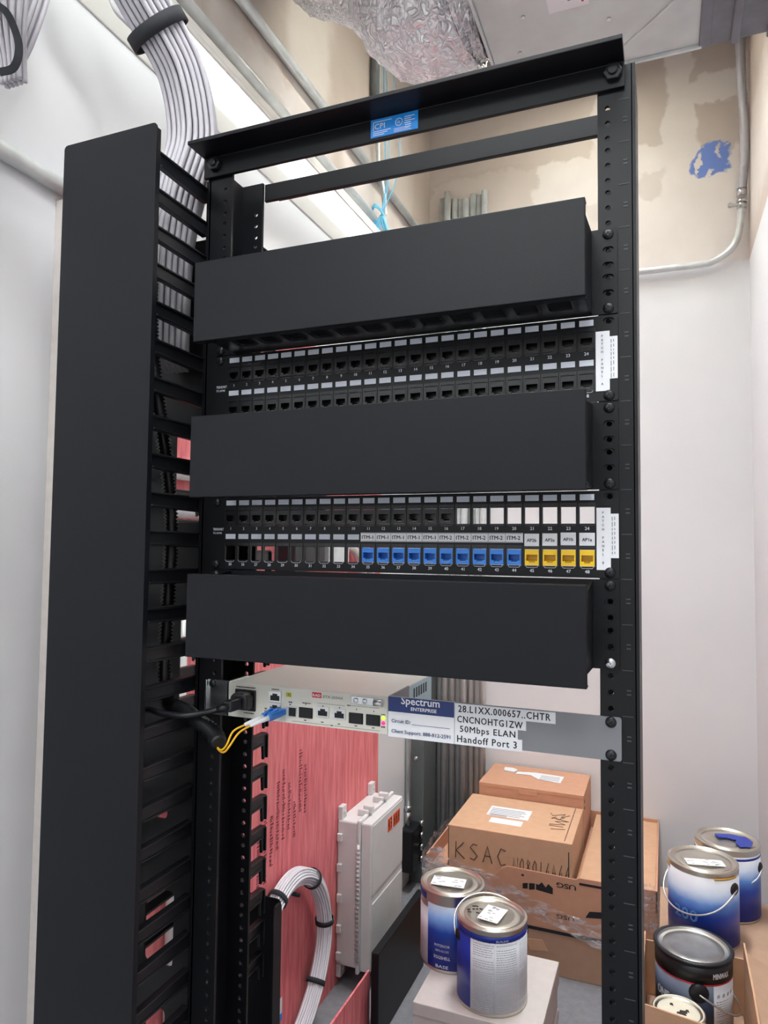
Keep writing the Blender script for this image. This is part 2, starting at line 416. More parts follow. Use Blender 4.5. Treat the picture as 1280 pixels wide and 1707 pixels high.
# bundle of vertical conduits on the back wall
names = ['leftmost', 'second', 'third', 'fourth', 'fifth', 'sixth', 'seventh', 'rightmost']
tops = [1180, 1196, 1168, 1160, 1150, 1176, 1166, 1172]
for i in range(8):
    x = -372 + i * 27.2; y = YB - 16 - (i % 3 == 1) * 26 - (i % 3 == 2) * 4
    conduit('steel_conduit', names[i] + ' of the vertical steel conduits standing against the back wall', [(x, y, FZ), (x, y, tops[i] + 30)], 13.2 if i % 2 else 14.5, 'vertical conduit bundle on the back wall')
b = MB().box(XL + .5, -380, 1960, 2120, FZ, -440); tag(b.obj('wireway', 'galvdk', bevel=3), 'dull grey metal wireway in the back left corner beside the conduits', 'wireway')  # box added in place of the shade on the left wall's far end
t = thing('corner_conduit', 'thin steel conduit on the left wall ending in a black fitting', 'conduit', (-425, 1900, -1330))
MB().tube([(-425, 1905, -1335), (-425, 1905, -430)], 11).obj('tube', 'galv', t)
b = MB().cyl((-425, 1905, -1345), (0, 0, 1), 15, 22); b.cyl((-425, 1905, -1400), (0, 0, 1), 12, 55); b.obj('connector', 'silver', t)
MB().box(XL + .5, -385, 1850, 1960, -1560, -1400).obj('black_fitting', 'plas', t, bevel=6)
MB().cyl((-400, 1905, -1140), (1, 0, 0), 9, 14).obj('screw', 'silver', t)
for z in (-1395, -1440, -1485, -1530): MB().cyl((-385, 1934, z), (1, 0, 0), 13, 16).obj('nut', 'silver', t)
# conduit along the finish line of the back wall, turning up at the right wall into a flexible conduit
t = thing('bent_conduit', 'steel conduit along the back wall bending up at the right wall', 'conduit', (500, 2141, 770))
P = smooth_path([(300, 2140, 772), (440, 2140, 773), (640, 2140, 771), (700, 2138, 778), (752, 2134, 808), (779, 2128, 850), (790, 2122, 910), (793, 2118, 960)], 6)
MB().tube(P, 12.5, 14).obj('tube', 'galv', t)
b = MB().cyl((793, 2118, 955), (0, 0, 1), 16, 26); b.cyl((794, 2117, 975), (0, 0, 1), 19, 12); b.cyl((794, 2117, 1000), (0, 0, 1), 18, 30); b.box(752, 794, 2104, 2112, 962, 972); b.cyl((754, 2096, 967), (0, 1, 0), 8, 14)
b.obj('coupling', 'silver', t)
P = smooth_path([(794, 2117, 1020), (800, 2100, 1090), (804, 2085, 1180), (800, 2070, 1300), (792, 2050, 1420), (788, 2040, 1600), (788, 2040, 1760)], 26)
MB().tube(P, 15, 14, rf=lambda q: 15 + (1.6 if int(q * (len(P) - 1)) % 2 else 0)).obj('flexible_conduit', 'flexgrey', t)

conduit('steel_conduit', 'upper of two short conduits crossing the plywood behind the cable manager', [(-405, 260, -172), (-405, 846, -172)], 14, 'conduits on the plywood behind the cable manager')
conduit('steel_conduit', 'lower of two short conduits crossing the plywood behind the cable manager', [(-405, 260, -250), (-405, 846, -250)], 14, 'conduits on the plywood behind the cable manager')
conduit('steel_conduit', 'vertical conduit on the plywood seen low through the cable manager', [(-403, 452, FZ), (-403, 452, -440)], 15, 'conduits on the plywood behind the cable manager')
b = MB().box(-419.5, -360, 848, 1020, -385, -130); tag(b.obj('control_box', 'plas', at=(-390, 930, -385), bevel=3), 'black box on the plywood glimpsed through the empty lower ports', 'electrical box')
b = MB().box(-419.5, -360, 1046, 1180, -385, -215); tag(b.obj('junction_box', 'galv', at=(-390, 1110, -385), bevel=3), 'grey steel box on the plywood glimpsed through the empty lower ports', 'electrical box')
conduit('steel_conduit', 'upper bent conduit leaving the grey steel box glimpsed through the lower ports', smooth_path([(-392, 1181, -265), (-392, 1250, -268), (-392, 1330, -290), (-392, 1400, -340), (-392, 1430, -420)], 6), 13, 'bent conduits from the grey steel box')
conduit('steel_conduit', 'lower bent conduit leaving the grey steel box glimpsed through the lower ports', smooth_path([(-392, 1181, -310), (-392, 1230, -312), (-392, 1300, -335), (-392, 1350, -390), (-392, 1362, -440)], 6), 13, 'bent conduits from the grey steel box')

# grey enclosure on the plywood
t = thing('junction_enclosure', 'grey wall enclosure box with an orange label on the pink plywood', 'electrical box', (-400, 1385, -1360))
MB().box(-419.5, -352, 1250, 1518, -1578, -1150).obj('body', 'encl', t, bevel=5)
b = MB().box(-352, -340, 1241, 1527, -1590, -1140); b.box(-340, -306, 1248, 1520, -1582, -1148); b.obj('lid', 'encl', t, bevel=5)
b = MB().box(-306, -303.5, 1256, 1512, -1358, -1156); b.box(-306, -303.5, 1256, 1512, -1574, -1384); b.obj('raised_panel', 'encl', t, bevel=2)
MB().tube([(-346, 1243, -1560), (-346, 1243, -1210)], 5, 8).obj('hinge', 'encl', t)
b = MB()
for k in range(26): b.box(-352, -340, 1236, 1240, -1558 + k * 13.2, -1552 + k * 13.2)
b.obj('hinge_knuckles', 'wire', t)
for y in (1268, 1498):
    for z in (-1150, -1616): MB().box(-419.5, -404, y - 16, y + 16, z, z + 38).cyl((-404, y, z + 19), (1, 0, 0), 5, 3, 10).obj('mounting_foot', 'encl', t, bevel=3)
for y in (1316, 1440): MB().box(-376, -340, y - 14, y + 14, -1150, -1130).box(-360, -328, y - 8, y + 8, -1136, -1118).obj('latch', 'encl', t, bevel=3)
for z in (-1200, -1290, -1380, -1470, -1550): MB().box(-416, -400, 1240, 1250, z - 12, z + 12).obj('side_lug', 'encl', t, bevel=2)
b = MB()
ys = [1376, 1396, 1424, 1444, 1464]
for y in ys: b.box(-303.5, -302.6, y, y + 17, -1218, -1176)
b.obj('orange_label', 'orange', t)
b = MB()
for i, y in enumerate(ys):
    if i == 0: b.box(-302.6, -302.2, y + 4, y + 7, -1200, -1180); b.box(-302.6, -302.2, y + 4, y + 14, -1200, -1196); b.box(-302.6, -302.2, y + 10, y + 13, -1212, -1180)
    elif i == 1:
        for z in (-1184, -1197, -1210): b.box(-302.6, -302.2, y + 3, y + 13, z, z + 4)
        b.box(-302.6, -302.2, y + 10, y + 13, -1210, -1182)
    else:
        b.box(-302.6, -302.2, y + 3, y + 6, -1212, -1181); b.box(-302.6, -302.2, y + 10, y + 13, -1212, -1181); b.box(-302.6, -302.2, y + 5, y + 11, -1198, -1193)
b.obj('orange_label_marks', 'ink', t)

b = MB().box(-226, -204, 1062, 1445, FZ, -1405); tag(b.obj('blanking_panel', 'rack', at=(-215, 1200, FZ), bevel=3), 'low black metal panel standing on the carpet below the grey enclosure', 'panel')
b = MB().box(-249, -244, 800, 1098, FZ, -1475); tag(b.obj('plywood_offcut', 'ply', at=(-253, 1010, FZ)), 'short offcut of pink plywood standing on the carpet beside the low black panel', 'board')  # board added to cover bare floor below the pink backboard
b = MB().box(-419, -417.5, 868, 925, -1545, -1488); t = thing('wall_tag', 'small white and blue tag near the foot of the pink plywood', 'tag', (-418, 896, -1545))
b.obj('card', 'white', t, bevel=1); MB().box(-417.5, -417.2, 868, 925, -1545, -1527).obj('blue_band', 'lblue', t); MB().text('T', 22, lambda u, v: (-417.3, 900 + u, -1514 + v)).obj('print', 'ink', t)

# ================================================================ DUCTS
t = thing('metal_duct', 'grey sheet metal duct overhead at the top right', 'duct', (500, 350, 650))
zd = 650
b = MB().box(208, 590, 60, 690, zd, 1000); b.obj('duct_body', mat('grey_sheet_metal', (206, 212, 210), .42, .2, var=.1, vs=14), t, bevel=2)
b = MB(); b.prism([(0, 0), (6, 0), (6, 9), (0, 9)], lambda u, v, w: (452 + (w) * .205 - u * 0, 640 - w * .2 + u, zd - v * .3), 0, 430)
b.box(203, 208, 60, 690, zd - 6, 1000); b.box(203, 590, 690, 696, zd - 6, 1000); b.obj('seam', 'galv', t)
b = MB().box(586, 819, 56, 697, zd - 3, 1003); b.box(640, 655, 52, 700, zd - 10, 1008); b.box(700, 718, 52, 700, zd - 12, 1008); b.box(585, 606, 54, 698, zd - 5, 1004)
b.obj('sealant_collar', mat('grey_duct_sealant', (116, 118, 126), .55, var=.15, vs=25, bump=.8, bs=60), t, bevel=3)
b = MB().box(330, 400, 410, 510, zd - 1, zd); b.obj('sticker', 'white', t)
b = MB()
for k in range(22): 
    x = R.uniform(334, 372); y = R.uniform(414, 500); b.box(x, x + R.uniform(2, 9), y, y + 2, zd - 1.3, zd - 1)
b.obj('sticker_print', 'ink', t)
MB().box(388, 392, 418, 500, zd - 1.3, zd - 1).obj('sticker_red_bar', 'red', t)
for x, y in ((262, 590), (285, 500), (430, 560)): MB().cyl((x, y, zd), (0, 0, -1), 4, 3, 8).obj('screw', 'silver', t)
# flexible foil duct
t = thing('foil_duct', 'crinkled silver foil flexible duct hanging at the top', 'duct', (40, 640, 680))
P = smooth_path([(186, 600, 792), (150, 600, 792), (90, 615, 786), (25, 640, 830), (-35, 680, 925), (-100, 710, 1030), (-190, 740, 1090), (-300, 770, 1200), (-345, 780, 1450)], 12)
def foil_tube(P, r, n):
    F = frames(P); vs = []
    for i, (p, (tt, u, v)) in enumerate(zip(P, F)):
        q = i / (len(P) - 1); rr = r * (1 - .13 * math.exp(-((q - .46) / .05) ** 2)) * (.93 + .07 * min(1, q * 12))
        for k in range(n):
            a = 2 * pi * k / n; w = rr + 2.2 * math.sin(i * 2.6) + R.uniform(-3.2, 3.2) + 3 * math.sin(3 * a + i * .7)
            vs.append(p + u * (w * math.cos(a)) + v * (w * math.sin(a)))
    fs = [(i * n + k, i * n + (k + 1) % n, (i + 1) * n + (k + 1) % n, (i + 1) * n + k) for i in range(len(P) - 1) for k in range(n)]
    return vs, fs
vs, fs = foil_tube(P, 118, 56)
MB().add(vs, fs, 0, False).obj('sleeve', 'foil', t)
b = MB()
def onfoil(i, a, s=1.01):
    p = P[i]; tt, u, v = frames(P)[i]; return p + (u * math.cos(a) + v * math.sin(a)) * (118 * s + 5)
for j in range(5):
    a0 = pi * 1.18 + j * .1
    for i0 in (20 + j, 24 - j):
        q = [onfoil(i0, a0), onfoil(i0 + 1, a0), onfoil(i0 + 1, a0 + .06), onfoil(i0, a0 + .06)]; b.add(q, [(0, 1, 2, 3)])
b.obj('pink_print', 'pink', t)
# ================================================================ RACK
rack = thing('equipment_rack', 'black two post steel equipment rack carrying the panels', 'rack', (232, 38, FZ))
ZTOP = 176
hz = []
k = 0
for uu in range(-3, 42):
    for o in (6.35, 22.225, 38.1): hz.append(6.35 - uu * 44.45 - o)
hz = [z for z in hz if z < 150]
def post(xi0, xi1, hx, web):
    """channel upright: two drilled flanges joined by a web"""
    lo, hi = min(xi0, xi1), max(xi0, xi1)
    b = MB(); edge = ZTOP; zs = [z for z in hz if z > -1250]
    for k in range(0, len(zs), 3):
        g = zs[k:k + 3]; low = (g[-1] + zs[k + 3]) / 2 if k + 3 < len(zs) else FZ + 5
        for y in (2.0, 74.0): b.plate([(lo, low), (hi, low), (hi, edge), (lo, edge)], [circ(hx, z, 2.9, 10) for z in g], 4, XZ(y))
        edge = low
    b.box(web - 2, web + 2, 0, 76, FZ + 5, ZTOP)
    return b
pr = post(455, 489, 465.1, 490).obj('post', 'rack', rack)
pl = post(-24, 10, 0, -24).obj('post', 'rack', rack)
b = MB()
for i in range(24):
    z = 6.35 + 133.35 - i * 44.45
    b.box(476, 486, -.4, 0, z - .4, z + .4)
    b.box(480, 484, -.4, 0, z - 24, z - 22.6); b.box(480, 484, -.4, 0, z - 20, z - 18.8)
b.obj('unit_markings', mat('faint_grey_print', (66, 68, 74), .7), pr)
def angle(y0, yl, z0, z1, name, x0=-30, x1=482):
    b = MB(); s = 1 if yl > y0 else -1
    b.prism([(y0, z0), (y0, z1), (yl, z1), (yl, z1 - 5), (y0 + 5 * s, z1 - 5), (y0 + 5 * s, z0)], lambda u, v, w: (w, u, v), x0, x1)
    return b.obj(name, 'rack', rack, bevel=.8)
tf = angle(-.5, -40, 150, 181, 'top_angle')
tr = angle(76.5, 116, 152, 176, 'top_angle', 10, 454)
for x in (-12, 471): MB().cyl((x, -5, 165), (0, -1, 0), 9.5, 7, 6).cyl((x, -5, 165), (0, -1, 0), 5, 10, 10).obj('bolt', 'plas', tf, bevel=1)
# rating label on the front top angle
b = MB().box(203, 261, -6.2, -5.4, 153.5, 175)
lab = b.obj('blue_label', 'lblue', rack)
b = MB(); f = lambda x0, z0: (lambda u, v: (x0 + u, -6.4, z0 + v))
b.text('CPI', 9, f(208, 163), sp=1.05, bold=.01); b.box(206, 229, -6.5, -6.3, 171.3, 172); b.box(206, 206.8, -6.5, -6.3, 162, 172)
for i in range(3): b.box(206, 206 + (22, 18, 14)[i], -6.5, -6.3, 160 - i * 2.2, 160.7 - i * 2.2)
b.lathe([(4.6, 0), (4.6, .2), (3.9, .2), (3.9, 0)], 20, lambda x, y, z: (238 + x, -6.3 - z, 166 + y)); b.text('UL', 3.6, f(235.8, 164.6), bold=.02)
for i in range(6): b.box(244 + R.uniform(0, 2), 252 + R.uniform(0, 6), -6.5, -6.3, 170 - i * 2.4, 170.8 - i * 2.4)
for i in range(3): b.box(232, 244 + R.uniform(0, 10), -6.5, -6.3, 158.5 - i * 1.7, 159 - i * 1.7)
b.obj('label_print', 'print', lab)
for y in (-60, 76): MB().box(-24, 489, y, y + 60, FZ, FZ + 6).obj('base_angle', 'rack', rack, bevel=1)

# ---------------------------------------------------------------- vertical cable manager on the left
vcm = thing('vertical_cable_manager', 'tall black vertical cable manager on the left of the rack', 'cable manager', (-95, 40, FZ))
XM0, XM1 = -166, -30
b = MB()
win = [(-109, -82, 58, 84), (-106, -86, -38, -5), (-96, -52, -290, -160), (-82, -52, -532, -412), (-116, -94, -680, -664), (-126, -80, -866, -770), (-122, -90, -990, -920)]
b.plate([(XM0, FZ + 5), (XM1, FZ + 5), (XM1, 90), (XM0, 90)], [rrect(a, c, d, e, 7) for a, c, d, e in win], 3, XZ(38))
b.box(XM0, XM1, 36.5, 56, 88, 92); b.box(XM0, XM0 + 2, 10, 66, FZ + 5, 90)
b.obj('backbone', 'plas', vcm)
b = MB(); b.box(XM1, XM1 + 2, 2, 74, FZ + 5, 150); b.obj('side_channel', 'rack', vcm)
def finger_mesh(yb, yf, zt=0):
    """one plastic finger: arm from the back edge yb to the tip yf with a hook turned down, ribbed along its top"""
    b = MB(); s = 1 if yf > yb else -1
    pts = [(yb, 0), (yf - 3 * s, 0), (yf, -3), (yf, -34), (yf - 7 * s, -38), (yf - 9 * s, -15), (yb, -17)]
    b.prism(pts, lambda u, v, w: (w, u, v), -2.2, 2.2)
    b.prism([(yb, 1), (yf - 3 * s, 1), (yf + 1 * s, -2), (yf + 1 * s, -36), (yf - 1.5 * s, -36), (yf - 1.5 * s, -4), (yf - 4 * s, -1.6), (yb, -1.6)], lambda u, v, w: (w, u, v), -5, 5)
    b.prism([(yb, -15.5), (yf - 8 * s, -13.5), (yf - 8 * s, -16), (yb, -18)], lambda u, v, w: (w, u, v), -4, 4)
    return b
pf = pb = None
fl = []
for i in range(24):
    fl.append(140 - i * 44.45)
for side, x in ((0, -33), (1, -160)):
    for z in fl:
        if pf is None:
            pf = finger_mesh(4, -95).obj('finger', 'plas', vcm, local=True, bevel=.6, seg=1); o = pf
        else:
            o = pf.copy(); COL.objects.link(o); o.parent = vcm
        o.location = W(x, 0, z) - vcm.location
    for i in range(24):
        z = 140 - 22 - i * 44.45
        if side and i < 8: continue
        if pb is None:
            pb = finger_mesh(70, 176).obj('rear_finger', 'plas', vcm, local=True, bevel=.6, seg=1); o = pb
        else:
            o = pb.copy(); COL.objects.link(o); o.parent = vcm
        o.location = W(x + 1, 0, z) - vcm.location
b = MB()
b.plate(rrect(-162, -22, FZ + 20, 166, 5), [], 2, XZ(-104)); b.box(-162, -160, -104, -92, FZ + 20, 161); b.box(-24, -22, -104, -97, FZ + 20, 161)
b.obj('front_cover', 'black', vcm, bevel=.8)
b = MB(); b.plate(rrect(-162, -12, FZ + 20, -838, 7), [], 2, XZ(196)); b.prism(rrect(174, 197, FZ + 20, -840, 9), lambda u, v, w: (w, u, v), -14, -11)
b.obj('rear_cover', 'black', vcm, bevel=.8)

# ---------------------------------------------------------------- shared screws
def screw(parent, x, z, y=-3, m='plas', r=5.6):
    b = MB().dome((x, y, z), (0, -1, 0), r, 3.6, 14); b.cyl((x, y, z), (0, 1, 0), 2.6, 14, 8)
    b.box(x - 2.6, x + 2.6, y - 3.9, y - 3.2, z - .6, z + .6); b.box(x - .6, x + .6, y - 3.9, y - 3.2, z - 2.6, z + 2.6)
    return b.obj('screw', m, parent)

# ---------------------------------------------------------------- horizontal cable managers
def hmanager(zt, label, silver=False):
    """two unit duct with a flat front cover; zt = z of its top screw"""
    t = thing('horizontal_cable_manager', label, 'cable manager', (232, -40, zt - 84), 'horizontal cable managers')
    z1, z0 = zt + 6, zt - 82
    b = MB(); holes = []
    for hx in (465.1, 0): holes += [slot(hx, zt - d, 11, 6.6) for d in (0, 15.9, 31.75, 44.45, 60.3, 76.2)]
    holes += [rrect(60 + i * 100, 130 + i * 100, z0 + 22, z1 - 22, 8) for i in range(4)]
    b.plate(rrect(-8.7, 474, z0, z1, 2), holes, 2, XZ(-1.4)); b.obj('back_plate', 'black', t)
    for nm, z in (('duct_floor', z0 + 2), ('duct_top', z1 - 7)):
        b = MB(); hs = [rrect(48 + i * 33, 70 + i * 33, -68, -26, 5) for i in range(12)]
        b.plate([(22, -78), (447, -78), (447, -2), (22, -2)], hs, 2, XY(z))
        for i in range(12):
            q = rrect(47 + i * 33, 71 + i * 33, -69, -25, 5); b.tube([(x, y, z - 1.2) for x, y in q] + [(q[0][0], q[0][1], z - 1.2)], .9, 5)
        b.obj(nm, 'jackblk', t)
    b = MB()
    for x in (20.5, 447): b.prism([(-2, z0 + 1), (-76, z0 + 4), (-76, z1 - 12), (-2, z1 - 1)], lambda u, v, w: (w, u, v), x, x + 2)
    b.obj('end_wall', 'black', t)
    cz0, cz1 = zt - 88.5, zt + 3.5
    b = MB().box(18.5, 450.5, -82.5, -80.5, cz0, cz1); b.box(18.5, 450.5, -80.5, -70, cz1 - 2, cz1); b.box(18.5, 450.5, -80.5, -70, cz0, cz0 + 2)
    b.box(449, 450.5, -80.5, -76, cz1 - 14, cz1); b.box(449, 450.5, -80.5, -76, cz0, cz0 + 14)
    b.obj('front_cover', 'black', t, bevel=.7)
    for x in (0, 465.1):
        screw(t, x, zt, -2); screw(t, x, zt - 76.2, -2, 'silver' if silver and x > 100 else 'plas')
    return t
hmanager(0, 'topmost black cable manager duct, above both patch panels')
hmanager(-177.8, 'black cable manager duct between the two patch panels')
hmanager(-355.6, 'lowest black cable manager duct, above the white network device', True)

# ---------------------------------------------------------------- patch panels
CX = [20.9 + 18.37 * i for i in range(24)]
def jack_mesh(name, mt):
    b = MB()
    W2, H2 = 7.15, 8.1
    hole = [(-5.8, 2.8), (5.8, 2.8), (5.8, -3.4), (3.2, -3.4), (3.2, -5.6), (-3.2, -5.6), (-3.2, -3.4), (-5.8, -3.4)]
    b.plate([(-W2, -H2), (W2, -H2), (W2, H2), (-W2, H2)], [hole], 1.2, lambda u, v, w: (u, w - .6, v))
    for x0, x1, z0, z1 in ((-W2, -W2 + 1, -H2, H2), (W2 - 1, W2, -H2, H2), (-W2, W2, H2 - 1, H2), (-W2, W2, -H2, -H2 + 1)): b.box(x0, x1, 0, 15, z0, z1)
    b.box(-W2, W2, 10, 11, -H2, H2)
    b.prism([(.5, -5.8), (9, -2.8), (9, -5.8)], lambda u, v, w: (w, u, v), -5.8, 5.8)
    for i in range(8): b.box(-4.2 + i * 1.1, -3.7 + i * 1.1, .3, 1.6, -5.7, -5.0, 1)
    return b, [mt, 'gold']
def panel(zt, letter, rows, label):
    """48 port panel; zt = z of its top screw; rows[r][i] = jack material or None for an empty opening"""
    t = thing('patch_panel', label, 'patch panel', (232, 0, zt - 82.4), 'patch panels')
    u = zt + 6.35
    holes = []; ports = []
    for r, (a, c) in enumerate(((16.8, 33.7), (60.05, 76.95))):
        for i, x in enumerate(CX):
            z0, z1 = u - c, u - a
            holes.append([(x - 7.3, z0), (x + 7.3, z0), (x + 7.3, z1), (x - 7.3, z1)]); ports.append((r, i, x, (u - a + u - c) / 2))
    slots = [slot(hx, zt - d, 11, 6.6) for hx in (465.1, 0) for d in (0, 76.2)]
    b = MB(); b.plate(rrect(-8.7, 474, u - 88.1, u - .8, 2), holes + slots, 2, XZ(-1.4))
    b.box(12, 453, -1, 9, u - 2.4, u - .8); b.box(12, 453, -1, 9, u - 88.1, u - 86.5)
    b.obj('face_plate', 'rack', t)
    b = MB()                                      # moulded bezel round every opening
    b.plate([(-8.6, -8.4), (-6.2, -10.6), (6.2, -10.6), (8.6, -8.4), (8.6, 12.6), (-8.6, 12.6)], [[(-7.4, -9.2), (7.4, -9.2), (7.4, 9.2), (-7.4, 9.2)]], 1.6, XZ(-2.4))
    b.box(-2.5, 2.5, -3.6, -3.2, 10.0, 11.4)
    for k, (r, i, x, z) in enumerate(ports):
        if k == 0: o = bz = b.obj('port_bezel', 'jackblk', t, local=True)
        else: o = bz.copy(); COL.objects.link(o); o.parent = t
        o.location = W(x, 0, z) - W(*ORIG[t.name])
    protos = {}
    for r, i, x, z in ports:
        mt = rows[r][i]
        if not mt: continue
        if mt not in protos:
            jb, ms = jack_mesh('keystone_jack', mt); o = protos[mt] = jb.obj('keystone_jack', ms, t, local=True)
        else:
            o = protos[mt].copy(); COL.objects.link(o); o.parent = t
        if mt in ('blue', 'yellow'): o['label'] = mt + ' keystone jack'
        o.location = W(x, -2.2, z) - W(*ORIG[t.name])
    b = MB(); b.box(-7, 7, -2.9, -2.3, -3, 3); pl0 = None
    for r, za in ((0, 4.0), (1, 45.2)):
        for i, x in enumerate(CX):
            if letter == 'B' and r == 1 and i >= 10: continue
            if pl0 is None: pl0 = b.obj('port_label', 'grlab', t, local=True); o = pl0
            else: o = pl0.copy(); COL.objects.link(o); o.parent = t
            o.location = W(x, 0, u - za - 3.1) - W(*ORIG[t.name])
    b = MB()
    for r, zn in ((0, 40.2), (1, 83.6)):
        for i, x in enumerate(CX): b.text(str(r * 24 + i + 1), 4.6, lambda p, q: (x + p, -2.55, u - zn + q), 'c', bold=.02)
    b.obj('port_numbers', 'print', t); b = MB()
    b.text('TRENDNET', 4.4, lambda p, q: (-5 + p, -2.55, u - 41 + q), bold=.008, width=15.5); b.text('TC-KP48', 3.4, lambda p, q: (-5 + p, -2.55, u - 45.4 + q), bold=.005); b.obj('maker_print', 'print', t); b = MB()
    for r, i, x, z in ports:
        if r == 1: b.tube([(x - 6.4, -3.3, z - 8.4), (x - 5, -3.3, z - 10.4), (x + 5, -3.3, z - 10.4), (x + 6.4, -3.3, z - 8.4)], .22, 4)
    b.obj('port_outlines', 'print', t)
    # paper labels on the right ear
    z0 = u - 80 if letter == 'B' else u - 78; z1 = u - 18 if letter == 'B' else u - 17
    b = MB().box(452.5, 466, -2.9, -2.3, z0, z1).box(464, 473.6, -3.1, -2.35, z0 + 12, z1 - 6)
    lb = b.obj('paper_label', 'white', t)
    b = MB(); s = 'PATCH PANEL ' + letter; st = (z1 - z0 - 8) / len(s)
    for k, ch in enumerate(s):
        if ch != ' ': b.text(ch, 3.2, lambda p, q: (458.8 + p, -3.05, z1 - 6 - k * st + q), 'c', bold=.01)
    z = z1 - 9
    while z > z0 + 16:
        h = R.uniform(2, 6); b.box(467.2, 467.7, -3.3, -3.1, z - h, z); b.box(469.6, 470.1, -3.3, -3.1, z - h * .8, z); z -= h + 1.2
    b.obj('label_text', 'ink', lb)
    if letter == 'B':
        b = MB().box(CX[10] - 8.6, CX[19] + 9.4, -4.2, -3.4, u - 53.4, u - 43.4); lb = b.obj('printed_strip', 'white', t)
        b = MB()
        for k in range(10):
            x = CX[10 + k]
            b.text('ITM-1' if k < 5 else 'ITM-2', 6.0, lambda p, q: (x - 7.0 + p, -4.35, u - 50.6 + q), width=13.6, bold=.022)
            if k: b.box(x - 9.0, x - 8.7, -4.4, -4.2, u - 52.6, u - 44.2)
        b.box(CX[10] - 8, CX[19] + 8.8, -4.4, -4.2, u - 52.9, u - 52.5); b.box(CX[10] - 8, CX[19] + 8.8, -4.4, -4.2, u - 44.3, u - 43.9)
        b.obj('strip_text', 'ink', lb)
        for k, s in enumerate(('AP2b', 'AP2a', 'AP1b', 'AP1a')):
            x = CX[20 + k]; dz = (0, .4, 1.2, 1.0)[k]
            lb = MB().box(x - 7.6, x + 7.6, -4.4, -3.4, u - 57 + dz, u - 44 + dz).obj('printed_tab', 'white', t, bevel=.8)
            MB().text(s, 4.6, lambda p, q: (x + p, -4.6, u - 52.5 + dz + q), 'c', bold=.02).obj('tab_text', 'ink', lb)
    screw(t, 0, zt, -2); screw(t, 0, zt - 76.2, -2); screw(t, 465.1, zt - 76.2, -2)
    return t
panel(-88.9, 'A', [['jackblk'] * 24, ['jackblk'] * 24], 'upper patch panel filled with black jacks and blank grey label strips')
panel(-266.7, 'B', [['jackblk'] * 16 + [None] * 8, [None] * 10 + ['blue'] * 10 + ['yellow'] * 4], 'lower patch panel with a row of blue and yellow jacks')
# ================================================================ NETWORK DEVICE
U = -482.6
dv = thing('network_device', 'off white one unit network device with grey bracket, mounted below the black ducts', 'network device', (130, 70, U - 43))
def dz(a): return U + a
MB().box(24, 231, -3, 152, dz(-43), dz(-2.2)).obj('case', 'devtop', dv, bevel=.6)
fp = MB().box(24.4, 230.6, -4.2, -3, dz(-42.6), dz(-2.6)).obj('front_panel', 'dev', dv)
b = MB().plate([(-8, dz(-43.5)), (22, dz(-43.5)), (22, dz(-1.5)), (-8, dz(-1.5))], [circ(0, dz(-6.35), 3.4)], 1.6, XZ(-1.2)); b.box(20, 24, -2, 40, dz(-43.5), dz(-1.5)); b.box(-9, -6.5, -6, -.4, dz(-43.5), dz(-1.5)); b.obj('mounting_ear', 'silver', dv, bevel=.6)
screw(dv, 0, U - 6.35, -2)
b = MB().plate(rrect(231, 475, dz(-43.4), dz(-1.2), 2.5), [circ(465.1, dz(-6.35), 3), circ(465.1, dz(-38.1), 3)], 2, XZ(-1.4)); b.box(231, 233, -2, 60, dz(-43.4), dz(-1.2))
br = b.obj('mounting_bracket', 'grey', dv)
screw(dv, 465.1, U - 6.35, -2); screw(dv, 465.1, U - 38.1, -2)
b = MB().box(230.9, 231.6, 60, 150, dz(-40), dz(-3)); sd = b.obj('side_panel', 'steelblue', dv)
b = MB()
for i in range(6): b.box(231.6, 231.9, 80 + i * 9, 84 + i * 9, dz(-20), dz(-8))
b.obj('side_print', 'ink', sd)
fy = -4.3
def fbox(x0, x1, a0, a1, y0, y1): return MB().box(x0, x1, y0, y1, dz(-a1), dz(-a0))
fbox(34, 63, 9, 34, -6, -4).obj('power_inlet', 'plas', dv, bevel=2)
def rj(x0, x1, a0, a1):
    w = x1 - x0; h = a1 - a0; b = MB()
    xm = (x0 + x1) / 2; zt = dz(-a0); zb = dz(-a1)
    hole = [(x0 + .12 * w, zb + .16 * h), (x0 + .12 * w, zb + .62 * h), (xm - .2 * w, zb + .62 * h), (xm - .2 * w, zb + .8 * h), (xm + .2 * w, zb + .8 * h), (xm + .2 * w, zb + .62 * h), (x1 - .12 * w, zb + .62 * h), (x1 - .12 * w, zb + .16 * h)][::-1]
    b.plate([(x0, zb), (x1, zb), (x1, zt), (x0, zt)], [hole], 1, XZ(-4.9)); b.box(x0, x1, -4.45, -4.3, zb, zt, 1)
    return b.obj('network_port', ['silver', 'hole'], dv)
rj(81, 97, 8, 20.5); rj(81, 97, 21.5, 33); rj(144, 159.5, 20, 32); rj(165, 180.3, 20.6, 32.5)
for x0, x1 in ((121.5, 138), (185, 201), (206, 221.6)):
    b = fbox(x0, x1, 23.6, 34.4, -6.5, -4); b.box(x0 - .8, x1 + .8, -5, -4, dz(-35), dz(-23)); b.obj('fibre_port', 'hole', dv, bevel=.5)
b = fbox(103, 118, 23.4, 35, -6, -4); b.obj('fibre_port', 'galv', dv, bevel=.4)
b = fbox(108.5, 117.5, 24.4, 34, -6.6, -6); b.obj('fibre_port_slot', 'hole', dv)
b = fbox(187, 214.5, 4.6, 13.2, -5.4, -4); pl_ = b.obj('cover_plate', 'silver', dv, bevel=.4)
for x in (193, 204): MB().dome((x, -5.4, dz(-9)), (0, -1, 0), 3.1, 1.6, 12).obj('plate_screw', 'wire', pl_)
